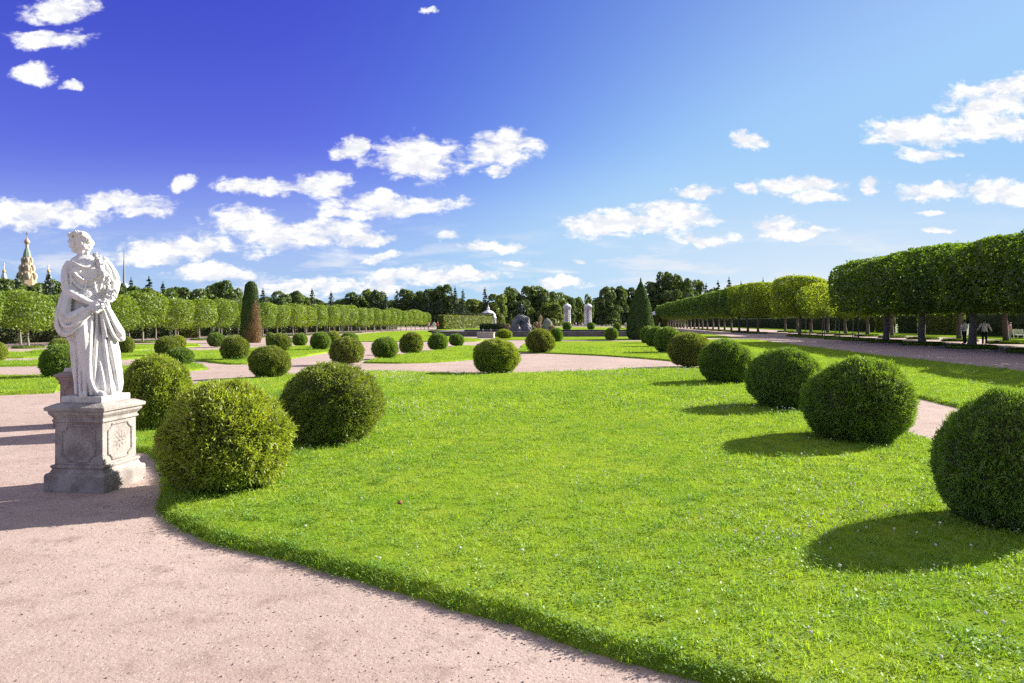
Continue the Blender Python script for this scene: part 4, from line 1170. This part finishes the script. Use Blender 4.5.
    # garland of carved flowers and a wreath
    def flowers(path, nfl, r0, seed, jit):
        r = np.random.default_rng(seed); g = MB(); path = np.array([sp(*p) for p in path])
        tt = np.linspace(0, len(path)-1, nfl)
        for t in tt:
            i = min(int(t), len(path)-2); c = path[i]+(path[i+1]-path[i])*(t-i)+r.normal(size=3)*jit
            nr = unit(np.array([r.normal()*.5, -1, r.normal()*.5+.2])); u = unit(np.cross(nr, [0, 0, 1])); v = np.cross(nr, u)
            s = r0*r.uniform(.75, 1.25)
            Mx = np.column_stack([u, nr, v])
            for kk in range(5):
                a = 6.28*kk/5+r.uniform(0, 1)
                g.sphere(c+(u*math.cos(a)+v*math.sin(a))*s*.75, (s*.62, s*.34, s*.62), 7, 5, M=Mx)
            g.sphere(c+nr*s*.3, s*.42, 7, 5)
        return g.mesh("flowers", True)
    gm = flowers([(95,256,-.10),(97.5,263,-.14),(101,271,-.165),(104.5,279,-.175),(108,288,-.19),(111,296,-.205),(108,301,-.25),(102,304,-.285),(97,308,-.285),(93,311,-.27)], 44, .025, 5, .014)
    gm.materials.append(M_MARBLE)
    wm = flowers([(68.6,236.5,-.04),(71,234.5,-.085),(76,234,-.10),(81,236,-.105),(86,239.5,-.08),(88.5,240,-.02),(86,237,.06),(79,234,.085),(71,234.5,.06),(68.6,236.5,-.02)], 24, .017, 6, .006)
    wm.materials.append(M_MARBLE)
    return me, gm, wm
def smooth_path(P):
    P = np.array(P); n = len(P); out = []
    for i in range(n-1):
        p0 = P[i-1] if i else 2*P[0]-P[1]; p3 = P[i+2] if i+2 < n else 2*P[-1]-P[-2]; p1, p2 = P[i], P[i+1]
        for j in range(3):
            t = j/3
            out.append(.5*((2*p1)+(-p0+p2)*t+(2*p0-5*p1+4*p2-p3)*t*t+(-p0+3*p1-3*p2+p3)*t**3))
    out.append(P[-1]); return np.array(out)
FIG, GAR, WRE = build_statue()
def statue(loc, rz, ped_rz, label):
    root = empty("statue", loc, rz)
    link("figure", FIG, None, root); link("garland", GAR, None, root); link("wreath", WRE, None, root)
    mb = MB(); mb.lathe([(.225,-.062),(.228,-.05),(.228,.0),(.222,.008)], sq=True); pl = mb.obj("plinth", M_PLINTH, root)
    pl.rotation_euler = (0, 0, ped_rz-rz)
    bv = pl.modifiers.new("worn_edges", "BEVEL"); bv.width = .008; bv.segments = 2; bv.limit_method = "ANGLE"
    return tag(root, label, "statue")
SP1 = np.array([-4.45, 7.50]); SP2 = np.array([-7.27, 11.95])
pedestal_obj((SP1[0], SP1[1], 0), AX_ROT, "grey weathered stone pedestal with framed rosette panels under the front statue", M_STONE)
statue((SP1[0], SP1[1], .968), math.atan2(-SP1[0], SP1[1]), AX_ROT, "white marble statue of a draped woman with flower garland, head turned left")
pedestal_obj((SP2[0], SP2[1], 0), AX_ROT, "pinkish stone pedestal half hidden behind the front statue", M_STONE_PINK)
statue((SP2[0], SP2[1], .968), math.atan2(-SP2[0], SP2[1])+.9, AX_ROT, "second marble statue almost wholly hidden behind the front statue")

# ------------------------------------------------------------------ fountain, basin, blocks
bc = ax(92, -6.5)
def P3(p, z): return (p[0], p[1], z)
# basin: low stone rim round a pool
root = empty("fountain_basin", P3(bc, 0), AX_ROT)
mb = MB(); W, D, t, hh = 12.6, 9.5, .5, .55
mb.box((0, -D, hh/2), (2*W, t, hh)); mb.box((0, D, hh/2), (2*W, t, hh)); mb.box((-W+t/2, 0, hh/2), (t, 2*D-t, hh)); mb.box((W-t/2, 0, hh/2), (t, 2*D-t, hh))
mb.obj("wall", M_WALL_STONE, root)
mb = MB()
for yy in (-D, D): mb.box((0, yy, hh+.045), (2*W+.12, t+.14, .09))
for xx in (-W+t/2, W-t/2): mb.box((xx, 0, hh+.045), (t+.14, 2*D-t-.14, .09))
mb.obj("coping", M_WALL_STONE, root)
m, k, out = new_mat("pool_water"); b = k.n("ShaderNodeBsdfPrincipled"); b.inputs["Base Color"].default_value = (.02, .035, .035, 1); b.inputs["Roughness"].default_value = .08; k.l(b.outputs[0], out.inputs[0])
mb = MB(); mb.box((0, 0, .1), (2*W-2*t, 2*D-t, .2)); mb.obj("water", m, root)
tag(root, "low dark stone rim of the fountain pool in the middle distance", "fountain")
# rock with the bronze group
q = gt(521, 334.5); rk = np.array([q[0], q[1]])
root = empty("fountain_rock", P3(rk, 0))
def rock(c, r, seed, m=0):
    r_ = np.random.default_rng(seed); mbk = MB(); mbk.sphere((0, 0, 0), (1, 1, 1), 18, 12)
    V = mbk.V[0]; L = Lump(3.5, 8, r_); V *= (1+.22*L(V))[:, None]
    mbk.V[0] = V*np.asarray(r)+np.asarray(c); return mbk
rr_ = np.random.default_rng(77); raw = MB()
parts = [((-.8,0,.9),(.5,.7,1.1)),((.8,0,1.0),(.5,.7,1.2)),((-.6,.1,1.9),(.55,.6,.6)),((.6,0,2.0),(.6,.6,.6)),((0,.1,2.35),(.8,.65,.42)),((-.2,-.3,.4),(.45,.5,.5)),((.35,.3,1.2),(.5,.4,1.1)),((1.05,-.2,.5),(.4,.5,.6)),((-1.1,-.1,.45),(.4,.5,.55))]
for i in range(26):
    c, r = parts[i % 9]; d = sph(1, rr_)[0]
    parts.append((tuple(np.array(c)+d*np.array(r)*.85), tuple(np.array([.22,.22,.24])*rr_.uniform(.6, 1.3))))
for i, (c, r) in enumerate(parts):
    k_ = rock(c, r, 30+i); raw.add(k_.V[0], k_.F)
tmp = bpy.data.objects.new("tmp", raw.mesh("rock_raw")); col.objects.link(tmp)
rm_ = tmp.modifiers.new("r", "REMESH"); rm_.mode = "VOXEL"; rm_.voxel_size = .06
rme = bpy.data.meshes.new_from_object(tmp.evaluated_get(bpy.context.evaluated_depsgraph_get())); bpy.data.objects.remove(tmp)
rv = np.array([v.co for v in rme.vertices]); rn = np.array([v.normal for v in rme.vertices])
rv += rn*(.07*Lump(6, 9, rr_)(rv)+.05*Lump(14, 9, rr_)(rv))[:, None]
rme.vertices.foreach_set("co", rv.astype(np.float32).ravel()); rme.update(); rme.materials.clear(); rme.materials.append(M_GREY_STONE)
link("rock", rme, None, root)
mb = MB(); mb.lathe([(1.5,0),(1.5,.25),(1.3,.3)], 20); mb.obj("base", M_WALL_STONE, root)
tag(root, "rugged grey rock with an arch in the middle of the fountain", "fountain rock")
def skin_body(joints, edges, rad, root_i=0, sub=1):
    me = bpy.data.meshes.new("skin"); me.from_pydata(joints, edges, [])
    o = bpy.data.objects.new("tmp", me); col.objects.link(o)
    sk = o.modifiers.new("s", "SKIN"); sk.use_smooth_shade = True
    for i, v in enumerate(me.skin_vertices[0].data):
        v.radius = (rad[i], rad[i]) if not isinstance(rad[i], tuple) else rad[i]; v.use_root = (i == root_i)
    ss = o.modifiers.new("b", "SUBSURF"); ss.levels = sub; ss.render_levels = sub
    dg = bpy.context.evaluated_depsgraph_get()
    r = bpy.data.meshes.new_from_object(o.evaluated_get(dg)); bpy.data.objects.remove(o)
    r.polygons.foreach_set("use_smooth", [True]*len(r.polygons)); return r
def human(arm_l, arm_r, leg_l, leg_r, sub=2):
    """height 1.75, facing -Y; arm = (elbow, wrist, hand), leg = (knee, ankle, toe)"""
    J = [(0,0,.95),(0,0,1.12),(0,-.005,1.30),(0,.0,1.44),(0,-.01,1.53),(0,-.015,1.63),(0,-.01,1.715)]
    Rr = [(.155,.115),(.135,.10),(.165,.11),(.11,.08),(.052,.055),(.082,.095),(.062,.07)]
    E = [(0,1),(1,2),(2,3),(3,4),(4,5),(5,6)]
    def chain(par, pts, rs):
        p = par
        for q, r in zip(pts, rs): J.append(q); Rr.append(r); E.append((p, len(J)-1)); p = len(J)-1
        return p
    for sgn, arm in ((-1, arm_l), (1, arm_r)):
        e = chain(3, [(sgn*.185, 0, 1.42), arm[0], arm[1], arm[2]], [(.062,.06),(.046,.046),(.032,.03),(.036,.022)])
        w = np.array(arm[1]); h = np.array(arm[2]); d = unit(h-w); sd = unit(np.cross(d, [0, 1, .1]))
        for i in range(4):
            b = h+sd*(i-1.5)*.02
            chain(e, [tuple(b+d*.045), tuple(b+d*.085+np.array([0, -.012, 0]))], [.0095, .008])
        chain(e-1, [tuple(w+d*.04+np.array([0, -.035, 0])), tuple(w+d*.08+np.array([0, -.05, 0]))], [.012, .010])
    for sgn, leg in ((-1, leg_l), (1, leg_r)):
        chain(0, [(sgn*.095, 0, .86), leg[0], leg[1], leg[2]], [(.092,.10),(.060,.062),(.040,.045),(.040,.03)])
    return skin_body(J, E, Rr, 0, sub)
STAND = (((-.095,-.01,.48),(-.10,.03,.085),(-.115,-.13,.035)), ((.095,-.01,.48),(.10,.03,.085),(.115,-.13,.035)))
WALK = (((-.09,-.16,.50),(-.09,-.14,.09),(-.095,-.28,.05)), ((.09,.02,.47),(.09,.24,.14),(.095,.12,.05)))
ARMS_OUT = (((-.30,.02,1.20),(-.40,-.08,1.02),(-.42,-.13,.97)), ((.30,.02,1.20),(.40,-.08,1.02),(.42,-.13,.97)))
ARMS_DOWN = (((-.235,.02,1.15),(-.25,-.06,.92),(-.25,-.08,.85)), ((.235,.02,1.15),(.25,-.06,.92),(.25,-.08,.85)))
M_SKIN = solid_mat("skin", (.50, .32, .24), (.46, .28, .2), 10, .6)
M_HAIR = solid_mat("dark_hair", (.02, .014, .01), (.04, .028, .02), 40, .6)
def cloth(name, c): return solid_mat(name, c, tuple(x*.85 for x in c), 12, .9)
C_WHITE = cloth("white_cloth", (.72, .72, .74)); C_BLACK = cloth("black_cloth", (.015, .015, .02)); C_RED = cloth("red_cloth", (.45, .06, .05))
C_PINK = cloth("pink_cloth", (.6, .32, .33)); C_BLUE = cloth("blue_cloth", (.08, .12, .3)); C_GREY = cloth("grey_cloth", (.3, .3, .33)); C_BEIGE = cloth("beige_cloth", (.5, .42, .3))
def garment(src, keep, off, name, mat, parent, belt=None):
    bm = bmesh.new(); bm.from_mesh(src); bm.normal_update()
    bmesh.ops.delete(bm, geom=[f for f in bm.faces if not keep(f.calc_center_median())], context="FACES")
    for v in bm.verts: v.co += v.normal*off
    me = bpy.data.meshes.new(name); bm.to_mesh(me); bm.free()
    me.polygons.foreach_set("use_smooth", [True]*len(me.polygons))
    o = link(name, me, mat, parent)
    sd = o.modifiers.new("thickness", "SOLIDIFY"); sd.thickness = .008; sd.offset = 0
    return o
BODY = {"out": human(*ARMS_OUT, *STAND), "down": human(*ARMS_DOWN, *STAND), "walk": human(*ARMS_DOWN, *WALK)}
def person(p, rz, pose, top, low, label, sc=1.0, skirt=False, long_sleeve=True):
    root = empty("person", P3(p, 0), rz); root.scale = (sc, sc, sc)
    src = BODY[pose]
    body = link("body", src.copy(), M_SKIN, root)
    garment(src, lambda c: (c.z > .9 and c.z < 1.46 and (abs(c.x) < .2 or not long_sleeve or c.z > 1.04)) , .014, "shirt", top, root)
    if skirt:
        mb = MB(); mb.lathe([(.15,1.0),(.18,.92),(.22,.7),(.26,.45),(.25,.44),(.14,.98)], 18); mb.obj("skirt", low, root, True)
    else:
        garment(src, lambda c: c.z < .98 and c.z > .09 and abs(c.x) < .22, .011, "trousers", low, root)
    garment(src, lambda c: c.z > 1.60 and (c.y > -.05 or c.z > 1.70) and abs(c.x) < .15, .012, "hair", M_HAIR, root)
    mb = MB(); mb.sphere((0, -.118, 1.625), (.012, .018, .018), 8, 6); mb.sphere((-.028, -.10, 1.65), (.012, .008, .007), 6, 5); mb.sphere((.028, -.10, 1.65), (.012, .008, .007), 6, 5); mb.sphere((0, -.103, 1.59), (.022, .008, .006), 6, 5)
    mb.obj("face", M_SKIN, root, True)
    return tag(root, label, "person")
def at(px, Y): return np.array([(px-CX)/F*Y, Y])
person(at(964.5,55.5), math.pi+.5, "out", C_WHITE, C_BLACK, "person in white top and black trousers under the right trees, left of the thick trunk", 1.12)
person(at(984.5,54.5), math.pi-.5, "out", C_WHITE, C_BLACK, "person in white top and black trousers under the right trees, right of the thick trunk", 1.12)
person(at(1010,68), 1.2, "down", C_PINK, C_GREY, "person in pink top by the white bench at the far right")
person(at(428.5,148), .4, "down", C_PINK, C_GREY, "person in pink top, leftmost of three by the far left lindens", 1.05)
person(at(434,146), math.pi, "walk", C_WHITE, C_WHITE, "person dressed all in white, middle of three by the far left lindens", 1.1)
person(at(437.5,147), 2.6, "walk", C_RED, C_BLACK, "person in red top, rightmost of three by the far left lindens", 1.08)
person(at(625.5,205), .3, "down", C_WHITE, C_BEIGE, "person in white top left of the pointed green cone")
person(at(629.5,207), 2.3, "walk", C_BEIGE, C_BLUE, "person in beige top close beside the pointed green cone")
person(at(659.5,150), 1.0, "walk", C_WHITE, C_GREY, "person in white top on the walk right of the pointed green cone")
for i, (px, c, w) in enumerate(((573,C_RED,"in red"),(576,C_WHITE,"in white"),(579,C_BLUE,"in blue"),(582,C_PINK,"in pink"))):
    person(at(px, 262+i*2), i*1.3, "walk" if i % 2 else "down", c, C_GREY, f"small far person {w} walking between the gate pylons")
# bronze figures on the rock, and other fountain figures
def bronze(p, z, sc, rz, mat, label, pose="down", name="fountain_statue", trident=False):
    root = empty(name, P3(p, z), rz); root.scale = (sc, sc, sc)
    link("figure", BODY[pose].copy(), mat, root)
    if trident:
        mb = MB(); mb.tube([(.42,-.14,-.0),(.42,-.14,2.1)], .018, 6)
        for dx in (-.09, 0, .09): mb.tube([(.42+dx,-.14,2.05),(.42+dx,-.14,2.3)], .012, 5)
        mb.tube([(.33,-.14,2.06),(.51,-.14,2.06)], .012, 5); mb.obj("trident", mat, root)
        mb = MB(); mb.sphere((0,.03,1.2), (.23,.12,.30), 12, 8); mb.tube([(-.1,.1,1.4),(-.2,.22,1.0),(-.12,.2,.4)], [.08,.13,.06], 8); mb.obj("cloak", mat, root, True)
    return tag(root, label, "statue")
bronze(rk+np.array([0.0,.0]), 2.55, 1.12, .5, M_BRONZE, "dark bronze figure with trident standing on top of the grey rock", "out", trident=True)
q = gt(547.5, 331); root = empty("fountain_block", P3(q, 0))
k_ = rock((0,0,1.0),(1.0,.8,1.35),11); mb = MB(); mb.add(k_.V[0], k_.F); mb.obj("rock", M_GREY_STONE, root, True)
mb = MB(); mb.lathe([(1.1,0),(1.1,.4),(.9,.45)], 14); mb.obj("base", M_WALL_STONE, root); tag(root, "grey stone block figure standing right of the fountain rock", "sculpture")
bronze(gt(540.5,331), .9, 1.35, .2, M_OCHRE, "ochre figure between the two grey fountain rocks", "walk")
q = gt(540.5,331); mb = MB(); mb.lathe([(.7,0),(.7,.5),(.55,.55),(.5,.88),(.6,.9)], 16); o = mb.obj("figure_base", M_WALL_STONE); o.location = P3(q, 0); tag(o, "round stone base under the ochre figure", "base")
# pale stone block with two urns on the basin's left
q = gt(486, 338); root = empty("stone_block", P3(q, 0), AX_ROT)
mb = MB(); mb.box((0,0,.28),(1.8,1.0,.56)); mb.obj("block", M_PALE_STONE, root); mb = MB(); mb.box((0,0,.59),(1.9,1.1,.07)); mb.obj("slab", M_PALE_STONE, root)
tag(root, "pale stone block at the left end of the fountain basin", "stone block")
URN = MB(); URN.lathe([(.09,0),(.12,.03),(.05,.07),(.16,.16),(.2,.26),(.13,.32),(.16,.36)], 14); urn_me = with_mat(URN.mesh("urn", True), M_BRONZE)
for dx, w in ((-.45, "left"), (.42, "right")):
    o = link("urn", urn_me); v = np.array([math.cos(AX_ROT), math.sin(AX_ROT)])*dx+q; o.location = P3(v, .626); tag(o, f"small dark urn on the {w} end of the pale stone block", "urn", "urns on the pale stone block")
# rose bushes beside the fountain
RB = quads_mesh("rose", leaf_quads((lambda d: d*np.array([.6,.6,.6])*rng.uniform(.7,1,(900,1))+np.array([0,0,.65]))(sph(900)), sph(900), .16, .12, .9)); RB.materials.append(L_ROSE)
for i, (px, py, s, w) in enumerate(((507,334,1.1,"left of the fountain rock"),(533,334,.9,"right of the fountain rock"),(537,333,1.3,"under the ochre figure"),(552,333,.9,"right of the small grey rock"),(514,333.5,.9,"at the fountain rock's left foot"))):
    o = link("rose_bush", RB); g = gt(px, py); o.location = P3(g, 0); o.scale = (s, s, s*1.1); o.rotation_euler[2] = i; tag(o, f"loose pinkish flowering shrub {w}", "shrub", "flowering shrubs round the fountain")

# ------------------------------------------------------------------ gate pylons and domed pavilions
def pylon(px, Y, label):
    root = empty("gate_pylon", P3(at(px, Y), 0), AX_ROT)
    mb = MB(); mb.box((0,0,.5),(3.6,3.2,1.0)); mb.obj("base", M_WHITE, root)
    mb = MB(); mb.box((0,.2,4.2),(1.9,1.6,6.4)); mb.obj("core", M_WHITE, root)
    C = MB(); C.lathe([(.34,1.0),(.34,1.15),(.28,1.25),(.27,4.5),(.24,7.1),(.32,7.25),(.34,7.4)], 14); cm = with_mat(C.mesh("column", True), M_WHITE)
    for x, y in ((-1.25,-1.0),(-.5,-1.0),(.5,-1.0),(1.25,-1.0),(-1.25,1.1),(1.25,1.1)):
        o = link("column", cm, None, root); o.location = (x, y, 0)
    mb = MB(); mb.box((0,0,7.75),(3.4,3.0,.7)); mb.box((0,0,8.2),(3.8,3.4,.2)); mb.obj("entablature", M_WHITE, root)
    mb = MB(); mb.lathe([(1.7,8.3),(1.65,8.6),(1.3,9.0),(.6,9.35),(.2,9.5),(.05,9.8)], 16); mb.obj("cap", M_WHITE_METAL, root, True)
    return tag(root, label, "gate pylon", "white gate pylons at the far end")
pylon(567, 296, "left white columned gate pylon at the far end of the garden")
pylon(588, 296, "right white columned gate pylon at the far end of the garden")
def pavilion(px, Y, label):
    root = empty("domed_pavilion", P3(at(px, Y), 0), AX_ROT); root.scale = (.98, .98, .98)
    mb = MB(); mb.lathe([(2.45,0),(2.45,3.3)], 8); mb.obj("wall", M_GREYW, root)
    for k in range(8):
        a = 2*math.pi*(k+.5)/8
        mb = MB(); mb.box((math.cos(a)*2.27, math.sin(a)*2.27, 1.5), (.1, .9, 2.4), rot=a); mb.obj("window", M_DARKW, root)
        a2 = 2*math.pi*k/8; mb = MB(); mb.lathe([(.22,0),(.2,3.2),(.26,3.3)], 8, (math.cos(a2)*2.5, math.sin(a2)*2.5, 0)); mb.obj("pilaster", M_WHITE, root)
    mb = MB(); mb.lathe([(2.85,3.3),(2.85,3.5),(2.7,3.52)], 24); mb.obj("cornice", M_WHITE, root)
    mb = MB(); mb.lathe([(2.65,3.52),(2.6,3.9),(2.35,4.6),(1.85,5.2),(1.2,5.6),(.62,5.8),(.55,5.85)], 24); mb.obj("dome", M_WHITE_METAL, root, True)
    mb = MB(); mb.lathe([(.5,5.84),(.5,6.5),(.58,6.55),(.35,6.8),(.12,7.0),(.08,7.4),(.02,7.9)], 12); mb.obj("lantern", M_WHITE_METAL, root, True)
    return tag(root, label, "pavilion", "white domed pavilions")
pavilion(488.3, 236, "white domed pavilion right of the sunlit hedge wall")
pavilion(657, 246, "white domed pavilion peeping out right of the pointed green cone")

# ------------------------------------------------------------------ cathedral and palace mast beyond the wood
def church():
    Y = 420; c = at(27, Y); root = empty("church", P3(c, 0), .35); root.scale = (.88, .88, 1)
    Z = lambda py: EYE+(HY-py)/F*Y
    W = Y/F
    mb = MB(); mb.lathe([(9.6*W,0),(9.4*W,Z(277)),(9.8*W,Z(276.4)),(8.6*W,Z(275))], 8); mb.obj("lower_tower", M_OCHRE, root)
    mb = MB(); mb.lathe([(8.2*W,Z(276)),(7.6*W,Z(269)),(7.9*W,Z(268.4)),(6.6*W,Z(267))], 8); mb.obj("middle_tower", M_OCHRE, root)
    mb = MB(); mb.lathe([(6.2*W,Z(268)),(5.5*W,Z(261)),(5.8*W,Z(260.5)),(4.4*W,Z(259)),(4.2*W,Z(256.5))], 8); mb.obj("upper_tower", M_OCHRE, root)
    for tier, (zz, rr, sz, hs_) in enumerate(((275.6,9.2,2.3,2.9),(267.6,7.3,1.9,2.6),(259.8,5.2,1.5,2.2))):
        for k in range(8):
            a = 2*math.pi*(k+.5)/8
            mb = MB(); mb.sphere((math.cos(a)*rr*W*.86, math.sin(a)*rr*W*.86, Z(zz+.8)), (sz*.62, sz*.62, hs_*.8), 10, 7); mb.obj("gable", M_BROWNBRICK if k % 2 else M_CREAM, root, True)
            mb = MB(); mb.box((math.cos(a)*rr*W*.90, math.sin(a)*rr*W*.90, Z(zz+4.5)), (.5, 1.1, 3.0), rot=a); mb.obj("window", M_DARKW, root)
    mb = MB(); mb.lathe([(4.3*W,Z(257)),(3.2*W,Z(252)),(1.9*W,Z(248.5))], 8); mb.obj("tent_roof", M_COPPER, root)
    mb = MB(); mb.lathe([(1.7*W,Z(249)),(1.6*W,Z(244.5)),(1.9*W,Z(244))], 10); mb.obj("drum", M_CREAM, root)
    mb = MB(); mb.lathe([(1.9*W,Z(244)),(2.9*W,Z(242.4)),(2.8*W,Z(241)),(1.5*W,Z(239.4)),(.5*W,Z(238)),(.2*W,Z(237))], 14); mb.obj("onion_dome", M_SALMON, root, True)
    mb = MB(); mb.box((0,0,Z(234.5)),(.35,.35,3.6)); mb.box((0,0,Z(234)),(1.6,.3,.32)); mb.box((0,0,Z(233)),(.9,.3,.28)); mb.obj("cross", M_GOLD, root)
    tag(root, "ochre church tower with stepped gables, green tent roof and onion dome above the wood", "church")
    for px, top, lab in ((4,263,"left of the big church tower"),(48.5,265,"right of the big church tower")):
        c2 = at(px, Y); r2 = empty("church_turret", P3(c2, 0))
        mb = MB(); mb.lathe([(1.5,0),(1.5,Z(277)),(1.0,Z(274)),(.7,Z(272.5))], 8); mb.obj("tower", M_GREYW, r2)
        mb = MB(); mb.lathe([(.7,Z(272.6)),(1.05,Z(271.6)),(.8,Z(270.3)),(.15,Z(269))], 12); mb.obj("onion_dome", M_GOLD, r2, True)
        mb = MB(); mb.box((0,0,Z((top+269)/2)),(.35,.35,Z(top)-Z(269.3))); mb.box((0,0,Z(top+1.6)),(1.3,.3,.3)); mb.obj("cross", M_WHITE, r2)
        tag(r2, f"slender church turret with small onion dome {lab}", "church turret")
church()
c = at(124, 330); root = empty("palace_tower", P3(c, 0)); Z = lambda py: EYE+(HY-py)/F*330
mb = MB(); mb.box((0,0,Z(292)/2),(5,5,Z(292))); mb.obj("wall", M_CREAM, root)
mb = MB(); mb.lathe([(3.4,Z(292)),(3.0,Z(288)),(1.0,Z(284)),(.5,Z(283))], sq=True); mb.obj("roof", M_BLUEROOF, root)
mb = MB(); mb.tube([(0,0,Z(284)),(0,0,Z(268)),(0,0,Z(250))], [.55,.35,.08], 8); mb.obj("mast", M_STEEL, root)
tag(root, "thin grey mast on a blue-grey roof just right of the statue", "mast")
# white bench at the far right
q = at(1021, 70); root = empty("park_bench", P3(q, 0), AX_ROT+math.pi/2)
mb = MB()
for i in range(4): mb.box((0,-.18+i*.12,.45),(1.8,.1,.035))
mb.obj("seat", M_WHITE, root); mb = MB()
for i in range(5): mb.box((0,.26+i*.015,.55+i*.11),(1.8,.035,.085))
mb.obj("backrest", M_WHITE, root)
for x in (-.8, .8):
    mb = MB(); mb.box((x,-.16,.215),(.07,.07,.43)); mb.box((x,.22,.215),(.07,.07,.43)); mb.box((x,.30,.74),(.07,.05,.6)); mb.obj("leg", M_WHITE, root)
tag(root, "white park bench under the trees at the right picture edge", "bench")
# fallen leaf on the lawn
q = gt(400, 504, LAWN_Z+.04); me = quads_mesh("leaf", leaf_quads(np.array([[0,0,0.]]), np.array([[0,-.6,.8]]), .07, .06, .1)); o = link("fallen_leaf", me, cloth("dry_leaf", (.28, .10, .05)))
o.location = (q[0], q[1], LAWN_Z+.05); sd = o.modifiers.new("thickness", "SOLIDIFY"); sd.thickness = .003; tag(o, "single dry reddish brown leaf lying on the near lawn", "leaf")
